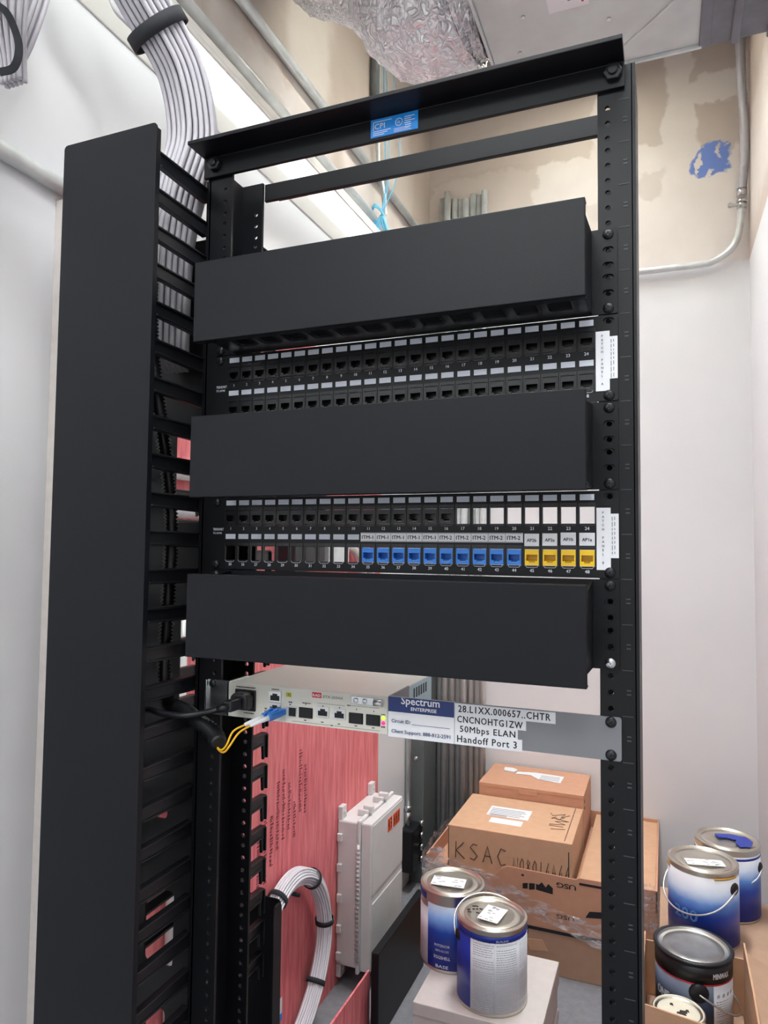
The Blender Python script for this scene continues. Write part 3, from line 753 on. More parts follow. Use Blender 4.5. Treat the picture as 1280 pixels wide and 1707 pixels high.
b = MB(); b.cyl((216, -8, dz(-9.2)), (1, 0, 0), 3.6, 10, 12); b.box(217, 224, -8, -4, dz(-11), dz(-7)); b.obj('knob', 'wire', dv)
MB().dome((226, -4.2, dz(-25.4)), (0, -1, 0), 2.3, 1.6, 10).obj('status_lamp', 'led', dv)['label'] = 'green status lamp'
MB().dome((226.1, -4.2, dz(-31)), (0, -1, 0), 2.3, 1.6, 10).obj('status_lamp', 'ledr', dv)['label'] = 'red status lamp'
b = fbox(137.5, 149.4, 4.6, 10.6, -4.6, -4.2); lg = b.obj('logo_badge', 'red', dv, bevel=.5)
MB().text('RAD', 4.2, lambda p, q: (138.6 + p, -4.75, dz(-9.2) + q), width=9.6, bold=.03).obj('logo_text', 'white', lg)
fbox(103.4, 110.6, 7.6, 13, -4.6, -4.2).obj('lime_sticker', 'lime', dv)
b = MB().text('ETX-203AX', 4.2, lambda p, q: (151.6 + p + q * .15, -4.4, dz(-10) + q), width=25)
def tiny(x0, x1, a, h=1.2):
    x = x0
    while x < x1:
        w = R.uniform(.8, 2.4); b.box(x, min(x1, x + w), -4.4, -4.25, dz(-a), dz(-a) + h); x += w + .5
tiny(35, 62, 7.4, 1.5); tiny(46, 60, 37.4); tiny(84, 94, 6.4); tiny(107, 112, 19.5, 1.5); tiny(125, 136, 18.6); tiny(108, 110, 22); tiny(182, 186, 16.2); tiny(75, 78, 30, 1.8); tiny(75, 78, 33, 1.8)
tiny(223.5, 228, 36, 1.5); tiny(223.5, 228, 22.4, 1)
for x in (129, 151, 172, 193, 214): b.box(x, x + 1, -4.4, -4.25, dz(-20), dz(-18.4)); b.box(x - 1.6, x + 1.6, -4.4, -4.25, dz(-38), dz(-37))
b.box(144, 179, -4.4, -4.25, dz(-16.6), dz(-16.3)); b.box(186, 221, -4.4, -4.25, dz(-15.6), dz(-15.3)); b.box(112, 160, -4.4, -4.25, dz(-40.2), dz(-39.9)); b.box(166, 222, -4.4, -4.25, dz(-40.2), dz(-39.9)); tiny(161, 165, 40.6)
for x0, x1, a0, a1 in ((104.4, 109.6, 8.4, 8.8), (104.4, 109.6, 11.6, 12), (104.4, 104.9, 8.4, 12), (109.1, 109.6, 8.4, 12), (106, 108, 9.6, 10.8)): b.box(x0, x1, -4.75, -4.6, dz(-a1), dz(-a0))
b.obj('panel_print', 'ink', dv)
# provider label over the bracket
b = MB().box(231.4, 306.6, -3.4, -2.4, dz(-45), dz(-1)); sl = b.obj('printed_label', 'white', dv, bevel=.4)
MB().box(231.5, 306.4, -3.7, -3.4, dz(-17.4), dz(-1.2)).obj('label_header', 'navy', sl)
tx = lambda x0, a: (lambda p, q: (x0 + p, -3.9, dz(-a) + q))
b = MB()
vs, fs, w_ = text_geo('Spectrum', 1.0, .015)
keep = [(x * 44 / w_, min(z * 11.5, 6.6)) for x, z in vs]
b.add([(246.5 + x, -3.9, dz(-8.2) + z) for x, z in keep], fs)
b.text('ENTERPRISE', 5.2, tx(258, 14.4), width=29, bold=.025); b.obj('header_text', 'white', sl)
b = MB().text('Circuit ID:', 5.4, tx(235.5, 29), width=22, bold=.012); b.box(259, 302, -3.9, -3.75, dz(-29.6), dz(-29.2))
b.text('Client Support: 888-812-2591', 5.4, tx(235.5, 40), width=67, bold=.012); b.obj('label_text', 'blueink', sl)
b = MB()
for x0, x1, a0, a1 in ((307, 412, 2, 13.4), (307, 382.5, 13.4, 23.2), (307, 374, 23.2, 33), (307, 378.5, 33, 44.8)): b.box(x0, x1, -3.3, -2.4, dz(-a1), dz(-a0))
sl = b.obj('tape_labels', 'white', dv)
b = MB()
for s, x0, x1, a, h in (('28.L1XX.000657..CHTR', 311, 407, 10.6, 7.2), ('CNCNOHTG1ZW', 310, 379, 21.4, 7.0), ('50Mbps ELAN', 313, 371.5, 31.2, 6.6), ('Handoff Port 3', 310, 373, 42, 7.2)):
    b.text(s, h / .72, lambda p, q: (x0 + p, -3.5, dz(-a) + q), width=x1 - x0, sp=1.15, bold=.018)
b.obj('tape_text', 'ink', sl)

# power lead, fibre lead, split loom
t = thing('power_cord', 'black power plug and cord in the socket of the white network device', 'cord', (48, -20, U - 24))
b = MB(); z = dz(-21)
b.prism([(38, z - 9), (61, z - 9), (61, z + 6), (57, z + 10), (42, z + 10), (38, z + 6)], lambda u, v, w: (u, w, v), -22, -6.1)
b.prism([(44, z - 7), (56, z - 7), (56, z + 6), (44, z + 6)], lambda u, v, w: (u - w * .35, -22 - w, v - w * .12), 0, 16); b.obj('plug', 'plas', t, bevel=2)
P = smooth_path([(45, -34, z - 2.5), (30, -42, z - 7), (8, -58, z - 11), (-15, -62, z - 12), (-40, -62, z - 10), (-70, -58, z - 2), (-96, -50, z + 60), (-98, -48, z + 240)], 6)
MB().tube(P, 3.6, 10).obj('cord', 'plas', t)
MB().tube([(45.5, -33, z - 2.4), (40, -38.5, z - 4), (34, -41, z - 5.8)], 5, 10, rf=lambda q: 5.6 - 1.6 * q).obj('strain_relief', 'plas', t)
t = thing('fibre_lead', 'blue duplex fibre connector with yellow leads plugged into the white network device', 'cable', (100, -30, U - 32))
b = MB(); z = dz(-29.6)
for s in (0, 1): b.box(96 - 4 + s * 7.2, 101.6 - 4 + s * 7.2, -40, -14, z - 4 , z + 4); b.prism([(-38, z + 4), (-22, z + 7), (-18, z + 4)], lambda u, v, w: (w, u, v), 93.5 + s * 7.2, 96 + s * 7.2)
b.box(92, 105, -14, -6.7, z - 3.5, z + 3.5); b.obj('connector', 'blue', t, bevel=.6)
for s in (0, 1):
    x = 94.8 + s * 7.2
    MB().tube([(x, -40, z), (x - 7, -49, z - 3), (x - 14, -56, z - 6.5)], 2.7, 8, rf=lambda q: 3.2 - 1.1 * q).obj('boot', 'white', t)
    P = smooth_path([(x - 13, -55, z - 6), (x - 24, -63, z - 13 - s), (66 + s * 3, -68, z - 27 - s * 2), (58 + s * 3, -66, z - 34 - s * 2), (47 + s, -58, z - 34 - s * 2), (36, -49, z - 26 - s * 2), (22, -44, z - 17 - s)], 7)
    MB().tube(P, 1.15, 7).obj('lead', 'yfib', t)
P = smooth_path([(50, -60, z - 29), (37, -50, z - 22), (12, -44, z - 13), (-18, -34, z - 4.5), (-42, -27, z - 3), (-54, -22, z + 6), (-62, -18, z + 46), (-62, -14, z + 120), (-64, -12, z + 250), (-64, -52, z + 420), (-70, -56, z + 560)], 24)
P = even(P, 2.3); L_ = len(P) - 1
b = MB().tube(P, 8, 12, rf=lambda q: 8 + (1.7 if int(round(q * L_)) % 2 else -1.5)); tag(b.obj('split_loom', 'plas', at=(-64, -12, -500)), 'black corrugated split loom coming down inside the cable manager toward the yellow leads', 'cable sleeve')

# ================================================================ CABLES
def hexpack(n_layers, s):
    pts = []
    for q in range(-n_layers, n_layers + 1):
        for r in range(-n_layers, n_layers + 1):
            if abs(q + r) <= n_layers: pts.append((s * (q + r / 2), s * r * .866))
    return pts
def bundle(P, n_layers, s, r, name, label, group, m, wob=1.0, scale=None, n=7, keep=None):
    F = frames(P); cells = hexpack(n_layers, s)
    if keep: cells = cells[:keep]
    for k, (a, c) in enumerate(cells):
        ph = R.uniform(0, 6.28); path = []
        wb = min(wob, (s - 2 * r) * .45)
        for i, (p, (t, u, v)) in enumerate(zip(P, F)):
            q = i / (len(P) - 1); sc = scale(q) if scale else 1
            path.append(p + u * (a * sc + wb * math.sin(ph + q * 5) + 2.5 * math.sin(q * 9)) + v * (c * sc + wb * math.cos(ph * 1.7 + q * 4)))
        o = MB().tube(path, r, n).obj(name, m, at=tuple(P[0])); tag(o, label, 'cable', group)
PB = smooth_path([(-86, -6, -90), (-85, -5, 0), (-82, -2, 80), (-74, 8, 150), (-63, 14, 205), (-62, 6, 250), (-66, -10, 292), (-74, -30, 322), (-82, -50, 345), (-87, -74, 368), (-92, -110, 402), (-104, -180, 480), (-130, -280, 640), (-150, -340, 800)], 5)
bundle(PB, 4, 7.9, 3.45, 'network_cable', 'light grey network cable in the strapped bundle dropping into the cable manager', 'grey cables of the strapped bundle', 'cable', 1.2, lambda q: 1.0)
kk = min(range(len(PB)), key=lambda i: (PB[i] - Vector((-80, -44, 338))).length); pc = PB[kk]; tt = frames(PB)[kk][0]
def band(name, label, pc, tt, r, w, th, m='velcro', sq=1.0, parent=None):
    u = tt.cross(Vector((0, 1, 0))).normalized(); v = tt.cross(u)
    b = MB(); prof = [(r, -w / 2), (r + th, -w / 2), (r + th, w / 2), (r, w / 2), (r, -w / 2)]
    b.lathe(prof, 30, lambda x, y, z: tuple(pc + u * x + v * (y * sq) + tt * z))
    if parent: return b.obj(name, m, parent)
    return tag(b.obj(name, m, at=tuple(pc)), label, 'cable strap', 'black cable straps')
band('cable_strap', 'wide black hook tape strap around the grey cable bundle above the rack', pc, tt, 38.2, 17, 2.2)
# thin cables swinging behind the bundle
for k in range(3):
    P = smooth_path([(-150, 90 + k * 9, 380), (-230, 100 + k * 9, 470), (-300, 120 + k * 9, 540), (-360, 160 + k * 9, 620)], 8)
    tag(MB().tube(P, 3.6, 7).obj('network_cable', 'cable', at=(-200, 95, 430)), 'thin grey cable slanting up behind the strapped bundle', 'cable', 'loose grey cables behind the bundle')
# coil at the top left
cc = Vector((-415, 20, 540))
def coil_path(c, rx_, rz_, tilt, ph, n=44, yaw=0):
    out = []
    for i in range(n + 1):
        a = 2 * pi * i / n
        p = Vector((math.cos(a) * rx_, math.sin(a) * tilt, math.sin(a) * rz_)); out.append(c + p)
    return out
for k in range(20):
    i_, j_ = k % 5, k // 5
    P = []
    for q in range(45):
        a = 2 * pi * q / 44; ca, sa = math.cos(a), math.sin(a)
        P.append(Vector((-352 + ca * (28 + 8 * i_ + 3 * (j_ % 2)), -50 + 8.2 * j_ + 7 * sa + 4 * math.sin(3 * a), 458 + sa * (62 + 8 * i_ + 3 * (j_ % 2)) + 3 * math.sin(2 * a))))
    tag(MB().tube(P, 3.7, 7).obj('network_cable', 'cable', at=tuple(P[0])), 'grey cable in the coil hanging at the upper left corner', 'cable', 'grey cables of the hanging coil')
for k in range(10):
    i_, j_ = k % 5, k // 5
    P = smooth_path([(-255 - 24 * i_, -84 - 8 * j_, 470), (-254 - 16 * i_, -90 - 8 * j_, 400), (-254 - 11 * i_, -92 - 8 * j_, 350), (-254 - 7.7 * i_, -90 - 8 * j_, 308), (-256 - 7.7 * i_, -86 - 8 * j_, 282)], 6)
    tag(MB().tube(P, 3.6, 7).obj('network_cable', 'cable', at=tuple(P[0])), 'grey cable gathered at the front of the coil in the upper left corner', 'cable', 'gathered grey cables at the coil front')
P = smooth_path([(-300, -116, 392), (-276, -116, 372), (-254, -116, 352), (-238, -114, 318), (-235, -114, 296), (-246, -112, 282), (-272, -110, 284)], 6)
F = frames(P); b = MB()
for i in range(len(P) - 1):
    q = []
    for p, (t_, u_, v_) in ((P[i], F[i]), (P[i + 1], F[i + 1])):
        nrm = Vector((.6, -1, -.6)).normalized(); sdd = t_.cross(nrm).normalized()
        q += [p + nrm * 1.2 + sdd * 4.5, p + nrm * 1.2 - sdd * 4.5, p - nrm * 1.2 - sdd * 4.5, p - nrm * 1.2 + sdd * 4.5]
    b.add(q, box_faces(0))
tag(b.obj('cable_strap', 'velcro', at=(-250, -116, 330)), 'narrow black hook tape strap around the grey coil in the upper left corner', 'cable strap', 'black cable straps')
for k in range(4):
    P = smooth_path([(-360, 30 + k * 9, 640), (-330, 40 + k * 9, 570), (-296, 60 + k * 9, 545), (-262, 80 + k * 9, 555), (-240, 110 + k * 9, 620)], 8)
    tag(MB().tube(P, 3.8, 7).obj('network_cable', 'cable', at=(-300, 60, 550)), 'grey cable sagging from the coil toward the strapped bundle', 'cable', 'sagging grey cables')
# white coil on the plywood
PW = smooth_path([(-385, 640, -1420), (-385, 720, -1290), (-385, 800, -1215), (-385, 880, -1180), (-385, 960, -1190), (-385, 1040, -1240), (-385, 1090, -1320), (-385, 1098, -1410), (-385, 1060, -1500), (-385, 985, -1575), (-385, 900, -1618)], 7)
bundle(PW, 3, 6.9, 3.15, 'white_cable', 'white cable in the looped bundle hanging on the pink plywood', 'white cables looped on the plywood', 'wcable', 1.0)
for i, nm in ((17, 'black strap at the left shoulder of the white cable loop'), (33, 'black strap at the top right of the white cable loop'), (46, 'black strap on the right side of the white cable loop'), (57, 'black strap near the foot of the white cable loop')):
    band('cable_strap', nm, PW[i], frames(PW)[i][0], 24.5, 13, 2.2)
# cable hook holding the loop is hidden behind it
b = MB().cyl((-419.5, 905, -1212), (1, 0, 0), 5, 58, 10); tag(b.obj('cable_hook', 'plas', at=(-400, 905, -1210)), 'black hook under the top of the white cable loop', 'hook')
# pale blue twine and flexible conduit below the strip light's far end
t = thing('blue_twine', 'pale blue twine knotted around the conduit beside the strip light', 'twine', (-385, 1500, 860))
b = MB()
kx, ky, kz = -390, 1480, 830
for k in range(3):
    P = smooth_path([(kx - 42, ky + 6, kz + 24 - k * 6), (kx - 20, ky - 18, kz + 36 + k * 4), (kx + 6, ky - 14, kz + 14), (kx + 8, ky, kz - 12), (kx - 20, ky + 4, kz - 6 - k * 5), (kx - 40, ky + 6, kz + 10)], 6); b.tube(P, 4, 7)
for dx, dy, dzz in ((-22, 0, -70), (-6, 0, -88), (16, 10, -72), (34, 10, -80)):
    b.tube(smooth_path([(kx, ky - 8, kz + 6), (kx + dx * .5, ky - 12, kz - 22), (kx + dx, ky + dy - 10, kz + dzz)], 6), 4.5, 7)
b.obj('knot', 'string', t)
b = MB()
for dx in (0, 10, 34): b.tube(smooth_path([(kx + 2, ky - 8, kz + 8), (kx + 14 + dx, ky, kz + 120), (kx + 6 + dx * 1.6, ky + 10, kz + 260), (kx - 8 + dx, ky + 20, kz + 600), (kx - 8 + dx, ky + 20, ZT + 1)], 6), 1.8 if dx else 2.6, 6)
b.obj('strand', 'string', t)
P = smooth_path([(kx + 2, ky + 26, kz + 20), (kx - 4, ky + 28, kz + 90), (kx - 18, ky + 26, kz + 180), (kx - 26, ky + 20, kz + 300), (kx - 28, ky + 20, ZT)], 30); L_ = len(P) - 1
b = MB().tube(P, 8, 10, rf=lambda q: 8 + (1.4 if int(round(q * L_)) % 2 else -.6)); tag(b.obj('flexible_conduit', 'galv', at=(kx, ky, kz)), 'thin ribbed flexible steel conduit hanging beside the blue twine', 'conduit')
# ================================================================ CARTONS
def carton(name, label, x0, x1, y0, y1, z0, z1, m='kraft', group=None):
    t = thing(name, label, 'box', ((x0 + x1) / 2, (y0 + y1) / 2, z0), group)
    MB().box(x0, x1, y0, y1, z0, z1).obj('body', m, t, bevel=2)
    return t
def lay(z): return lambda p, q: (p, q, z)
# lower closed carton and the open tray on it
t = carton('ceiling_tile_carton', 'lowest large brown carton on the carpet against the back wall', -236, 487, 1556, 2158, FZ, -1504, 'kraft2')
MB().box(-236, 487, 1553.5, 1556, -1512, -1503).obj('dark_rim', 'ink', t)
MB().prism([(100, -1545), (150, -1540), (166, -1570), (112, -1578)], lambda u, v, w: (u, w, v), 1554, 1556).obj('torn_paper', 'kraft', t)
t = thing('ceiling_tile_carton', 'wide brown carton with upside down black lettering, holding two smaller boxes', 'box', (126, 1856, -1504))
b = MB().box(-234, 487, 1556, 2158, -1503.5, -1392)
b.box(-234, -229, 1556, 2158, -1392, -1340); b.box(482, 487, 1556, 2158, -1392, -1330); b.box(-234, 487, 2153, 2158, -1392, -1330)
b.prism([(-234, -1392), (487, -1392), (487, -1330), (262, -1332), (250, -1338), (40, -1334), (20, -1344), (-8, -1372), (-234, -1366)], lambda u, v, w: (u, w, v), 1556, 1561)
b.obj('body', 'kraft3', t)
b = MB().prism([(262, 1562), (481, 1562), (481, 2152), (262, 2152)], lambda u, v, w: (u, v, w), -1346, -1341); b.obj('top_flap', 'kraft', t)
b = MB()
b.text('USG', 21, lambda p, q: (252 - p, 1555.4, -1356 - q), 'l', sp=.9, bold=.03, width=58); b.obj('black_lettering', 'ink', t); b = MB()
def quad(pts): b.prism(pts, lambda u, v, w: (u, w, v), 1555.2, 1555.9)
quad([(130, -1390), (182, -1395), (182, -1376), (168, -1366), (160, -1378), (148, -1364), (138, -1374), (130, -1372)])
quad([(88, -1394), (104, -1392), (104, -1374), (88, -1378)]); quad([(108, -1394), (126, -1390), (126, -1372), (108, -1374)])
quad([(262, -1352), (330, -1352), (330, -1345), (262, -1345)]); quad([(280, -1446), (345, -1438), (350, -1418), (292, -1426)]); quad([(84, -1356), (92, -1356), (92, -1350), (84, -1350)])
b.obj('black_marks', 'ink', t); b = MB(); b.text('USG', 18, lambda p, q: (246 - p, 1555.4, -1452 - q), 'l', bold=.02, width=52); b.obj('faint_lettering', 'mark', t)
# kraft box with marker writing
t = carton('kraft_box', 'kraft mailer box with handwritten marker letters across its front', -162, 240, 1564, 1888, -1391.5, -1236, 'kraft')
b = MB().box(-160, -158, 1562.6, 1564, -1385, -1240); b.box(228, 231, 1562.6, 1564, -1388, -1262); b.box(214, 216, 1580, 1880, -1236, -1235); b.obj('fold_line', 'mark', t)
lb = MB().box(-65, 78, 1700, 1790, -1236, -1235.4).obj('shipping_label', 'white', t); lb['label'] = 'large white shipping label'
b = MB()
for i in range(5): b.box(-58, 60 + R.uniform(-20, 10), 1710 + i * 14, 1714 + i * 14, -1235.4, -1235.1)
for i in range(14): b.box(-50 + i * 4, -48 + i * 4, 1700, 1716, -1235.4, -1235.1)
b.obj('label_print', 'greyink', lb)
MB().box(-42, 66, 1638, 1682, -1236, -1235.4).obj('shipping_label', 'white', t)['label'] = 'small white shipping label'
def stroke(b, pts, r=1.6): b.tube([Vector(p) for p in pts], r, 5)
b = MB()
yy = 1563
def letters(b, defs, x, zb, w, h, gap, r=1.5):
    for d in defs:
        for line in d: stroke(b, [(x + px * w, yy, zb + pz * h) for px, pz in line], r)
        x += w + gap
K = [[(0, 0), (.05, 1)], [(.8, 1), (.05, .45), (.9, 0)]]; S_ = [[(.8, .95), (.4, 1), (.1, .75), (.5, .52), (.8, .3), (.5, .02), (.1, .1)]]
A = [[(0, 0), (.45, 1), (.9, 0)], [(.2, .4), (.75, .4)]]; Cc = [[(.85, .9), (.4, 1), (.08, .5), (.4, 0), (.85, .1)]]
N = [[(0, 0), (.1, 1), (.8, 0), (.9, 1)]]; O = [[(.5, 1), (.1, .6), (.3, 0), (.8, .3), (.8, .8), (.5, 1)]]; E8 = [[(.8, .8), (.4, 1), (.2, .75), (.8, .25), (.5, 0), (.1, .25), (.8, .8)]]
I1 = [[(.4, 0), (.5, 1)]]; S6 = [[(.7, 1), (.2, .4), (.4, 0), (.8, .2), (.6, .5), (.2, .35)]]
letters(b, [K, S_, A, Cc], -135, -1338, 34, 52, 12, 1.5)
letters(b, [N, O, E8, O, I1, S6, A, S6, S6], 56, -1352, 16, 46, 4.2, 1.3)
b.obj('marker_writing', 'mark', t)
b = MB(); ytop = -1235.5
for ln in ([(140, 1800), (150, 1780), (190, 1806), (178, 1770), (204, 1800)], [(150, 1750), (160, 1772), (172, 1748), (190, 1775)], [(150, 1700), (200, 1712), (165, 1730), (208, 1742), (150, 1760)], [(160, 1660), (205, 1672)], [(150, 1690), (196, 1690)]):
    b.tube([(x, y, ytop) for x, y in ln], 1.2, 5)
b.obj('scribble', 'mark', t)
t = carton('kraft_box', 'reddish kraft box standing behind the box with marker writing', -139, 241, 1893, 2150, -1391.5, -1193, 'kraft3')
b = MB().box(-139.5, 241.5, 1891.5, 2000, -1204, -1192); b.box(10, 78, 1890.5, 1893, -1216, -1200); b.obj('lid_flap', 'kraft3', t, bevel=1)
b = MB().prism([(-30, 2040), (26, 2046), (60, 2010), (146, 1996), (150, 2076), (40, 2084), (-28, 2068)], lambda u, v, w: (u, v, w), -1192.2, -1191); b.prism([(-80, 2060), (-36, 2052), (-30, 2080), (-50, 2100), (-84, 2096)], lambda u, v, w: (u, v, w), -1192.2, -1188); b.obj('torn_label', 'white', t)
b = MB()
for i in range(4): b.box(66, 138, 2012 + i * 14, 2015 + i * 14, -1191, -1190.7)
b.obj('label_print', 'greyink', t)
b = MB()
for z in (-1222, -1245): b.cyl((241, 1925, z), (1, 0, 0), 6, 1, 10)
b.obj('vent_holes', 'ink', t)

# plastic film draped over the cartons
tfm = NT('clear_plastic_film')
tr_ = tfm.n('ShaderNodeBsdfTransparent'); gl = tfm.n('ShaderNodeBsdfGlossy'); gl.inputs['Roughness'].default_value = .18
df = tfm.n('ShaderNodeBsdfDiffuse'); df.inputs['Color'].default_value = (.8, .78, .82, 1)
m1 = tfm.n('ShaderNodeMixShader'); m1.inputs[0].default_value = .55; tfm.t.links.new(df.outputs[0], m1.inputs[1]); tfm.t.links.new(gl.outputs[0], m1.inputs[2])
m2 = tfm.n('ShaderNodeMixShader'); tfm.t.links.new(tfm.math('MULTIPLY', tfm.ramp(tfm.noise(26, 4, stretch=(1, 1, 2.4)), .3, .75), .75), m2.inputs[0])
tfm.t.links.new(tr_.outputs[0], m2.inputs[1]); tfm.t.links.new(m1.outputs[0], m2.inputs[2]); tfm.t.links.new(m2.outputs[0], tfm.out.inputs[0])
bp = tfm.n('ShaderNodeBump'); bp.inputs['Strength'].default_value = .9; bp.inputs['Distance'].default_value = .012
tfm.t.links.new(tfm.noise(34, 4, stretch=(1, 1, 2)), bp.inputs['Height']); tfm.t.links.new(bp.outputs[0], gl.inputs['Normal']); tfm.t.links.new(bp.outputs[0], df.inputs['Normal'])
M['film'] = tfm.m
def sheet(b, top, bot, n, mth, seed):
    """crumpled sheet between two edge paths"""
    rr = random.Random(seed); T_ = smooth_path(top, 8); B_ = smooth_path(bot, 8); vs = []; fs = []
    for i in range(len(T_)):
        for k in range(n + 1):
            q = k / n; p = T_[i] * (1 - q) + B_[i] * q
            vs.append(p + Vector((rr.uniform(-3, 3), -abs(mth * math.sin(i * .9 + k * 1.3)) - rr.uniform(0, 3), rr.uniform(-3, 3))))
    for i in range(len(T_) - 1):
        for k in range(n): fs.append((i * (n + 1) + k, i * (n + 1) + k + 1, (i + 1) * (n + 1) + k + 1, (i + 1) * (n + 1) + k))
    b.add(vs, fs, 0, True)
b = MB()
sheet(b, [(-240, 1540, -1330), (-150, 1540, -1332), (-20, 1540, -1352), (120, 1540, -1404), (260, 1540, -1442), (420, 1540, -1470), (484, 1540, -1480)],
         [(-240, 1536, -1470), (-150, 1536, -1420), (-20, 1536, -1420), (120, 1536, -1462), (260, 1536, -1500), (420, 1536, -1560), (484, 1536, -1600)], 8, 5, 3)
sheet(b, [(-244, 1550, -1330), (-246, 1700, -1318), (-246, 1900, -1330)], [(-244, 1550, -1480), (-246, 1700, -1490), (-246, 1900, -1490)], 8, 5, 4)
sheet(b, [(-240, 1540, -1332), (-215, 1545, -1312), (-168, 1548, -1300)], [(-240, 1540, -1420), (-205, 1540, -1400), (-166, 1548, -1390)], 6, 9, 5)
sheet(b, [(440, 1540, -1300), (470, 1546, -1306), (492, 1549, -1326)], [(448, 1538, -1560), (474, 1540, -1590), (496, 1549, -1600)], 10, 5, 6)
o = b.obj('plastic_film', 'film', at=(100, 1545, FZ)); tag(o, 'crumpled clear plastic film draped across the front of the brown cartons', 'plastic film', kind='stuff')

# stacked white tiles under the near paint cans
words = ['topmost', 'second', 'third', 'fourth', 'fifth', 'sixth', 'seventh', 'eighth']
for i in range(8):
    z1 = -1400 - i * 30; dx, dy = R.uniform(-5, 5), R.uniform(-6, 6)
    if i == 0: dx = dy = 0
    o = MB().box(-52 + dx, 249 + dx, 904 + dy, 1206 + dy, z1 - 29.7, z1).obj('ceiling_tile', 'foam', at=(100, 1055, z1 - 29.7), bevel=2)
    tag(o, words[i] + ' white tile of the stack under the near paint cans', 'tile', 'stack of white tiles on the carpet')

# ================================================================ PAINT CANS
def can(label, x, y, z, r=84, h=195, rot=0, body='tin', lidm='tin', name='paint_can', group='paint cans'):
    """gallon can: body, lid with pressed rings, rim; local axes so it can be turned"""
    t = thing(name, label, 'paint can', (x, y, z), group, rot, local=True)
    b = MB(); b.lathe([(0, 1.5), (r - 4, 1.5), (r - 1, 0), (r + .5, 2), (r - .5, 5), (r - .5, h - 8), (r + .6, h - 5), (r + .6, h - 2), (r - 3, h - 1), (r - 6, h - 4), (0, h - 4)], 48)
    b.obj('body', body, t, local=True)
    b = MB(); b.lathe([(0, h - 3.4), (r * .62, h - 3.4), (r * .66, h - 2.4), (r * .7, h - 3.4), (r * .8, h - 3.2), (r * .83, h - 7), (r * .9, h - 7), (r * .92, h + .2), (r * .955, h + .8), (r * .97, h - 1)], 48); b.obj('lid', lidm, t, local=True)
    return t
def shell(t, name, r, z0, z1, a0, a1, m, label=None, parent=None):
    b = MB(); b.lathe([(r, z0), (r + .5, z0), (r + .5, z1), (r, z1), (r, z0)], 40, a0=math.radians(a0), a1=math.radians(a1))
    o = b.obj(name, m, parent or t, local=True)
    if label: o['label'] = label
    return o
def cyl_text(b, s, size, r, adeg, z, width=None, bold=.01, align='c'):
    a0 = math.radians(adeg)
    b.text(s, size, lambda p, q: (r * math.cos(a0 + p / r), r * math.sin(a0 + p / r), z + q), align, width=width, bold=bold)
def fine_print(b, r, a0, a1, z0, z1, step=5.2):
    z = z1
    while z > z0:
        a = a0 + .04
        while a < a1 - .06:
            w = R.uniform(.02, .09); q = min(a1, a + w)
            b.add([(r * math.cos(k), r * math.sin(k), zz) for zz in (z, z + 1.5) for k in (a, (a + q) / 2, q)], [(0, 1, 4, 3), (1, 2, 5, 4)])
            a = q + .018
        z -= step if R.random() > .12 else step * 2
def ear(t, r, a, z, m='plas', rr=14):
    a = math.radians(a); d = (math.cos(a), math.sin(a), 0)
    b = MB().dome((d[0] * (r - 1), d[1] * (r - 1), z), d, rr, 8, 16); return b.obj('handle_ear', m, t, local=True)
def bail(t, r, a, z, lean, rise, m='wire', n=28):
    """wire handle between two opposite ears, swung by lean toward the side a+90"""
    a = math.radians(a); e = Vector((math.cos(a), math.sin(a), 0)); s = Vector((-math.sin(a), math.cos(a), 0))
    P = []
    for i in range(n + 1):
        th = pi * i / n; P.append(e * ((r + 6) * math.cos(th)) + s * (lean * math.sin(th) ** .8) + Vector((0, 0, z + rise * math.sin(th) ** .8)))
    return MB().tube(P, 2.2, 7).obj('handle', m, t, local=True)
def lid_sticker(t, h, x0, x1, y0, y1, rot, marks=10):
    c, s = math.cos(rot), math.sin(rot); f = lambda u, v, w: (u * c - v * s, u * s + v * c, w)
    b = MB().prism([(x0, y0), (x1, y0), (x1, y1), (x0, y1)], f, h - .2, h + 1.2); k = b.obj('lid_sticker', 'white', t, local=True)
    b = MB()
    for i in range(marks):
        x = R.uniform(x0 + 3, x1 - 14); y = R.uniform(y0 + 3, y1 - 5); b.prism([(x, y), (x + R.uniform(4, 11), y), (x + 8, y + 2.2), (x, y + 2.2)], f, h + 1.2, h + 1.4)
    b.obj('sticker_print', 'greyink', k, local=True)
# front can on the tile stack
t = can('gallon paint can in front on the white tiles, grey instruction panel facing the viewer', 117, 1000, -1400)
shell(t, 'blue_band', 83.8, 166, 180, 0, 360, 'canblue'); shell(t, 'blue_label', 83.7, 8, 168, -230, -113, 'canblue')
lb = shell(t, 'instruction_panel', 83.8, 8, 167, -113, 40, 'canwht')
b = MB()
for a0, a1 in ((-110, -74), (-72, -32), (-30, 10)): fine_print(b, 84.5, math.radians(a0), math.radians(a1), 12, 160)
b.lathe([(84.4, 10), (84.6, 10), (84.6, 165), (84.4, 165)], 2, a0=math.radians(-73.4), a1=math.radians(-73))
b.obj('fine_print', mat('pale_grey_print', (178, 180, 186), .6), lb, local=True)
b = MB(); cyl_text(b, 'BASE', 6, 84.6, -60, 169.5, 30); b.obj('band_text', 'print', t, local=True)
lid_sticker(t, 195, -22, 30, -42, 30, -.15, 14)
ear(t, 84, -150, 150); ear(t, 84, 30, 150); bail(t, 84, -150, 150, -84, 52)
b = MB()
for i in range(9):
    x, y = R.uniform(-60, -30), R.uniform(-20, 14); b.box(x, x + R.uniform(3, 10), y, y + 3, 194.4, 196)
b.obj('lid_marks', 'mark', t, local=True)
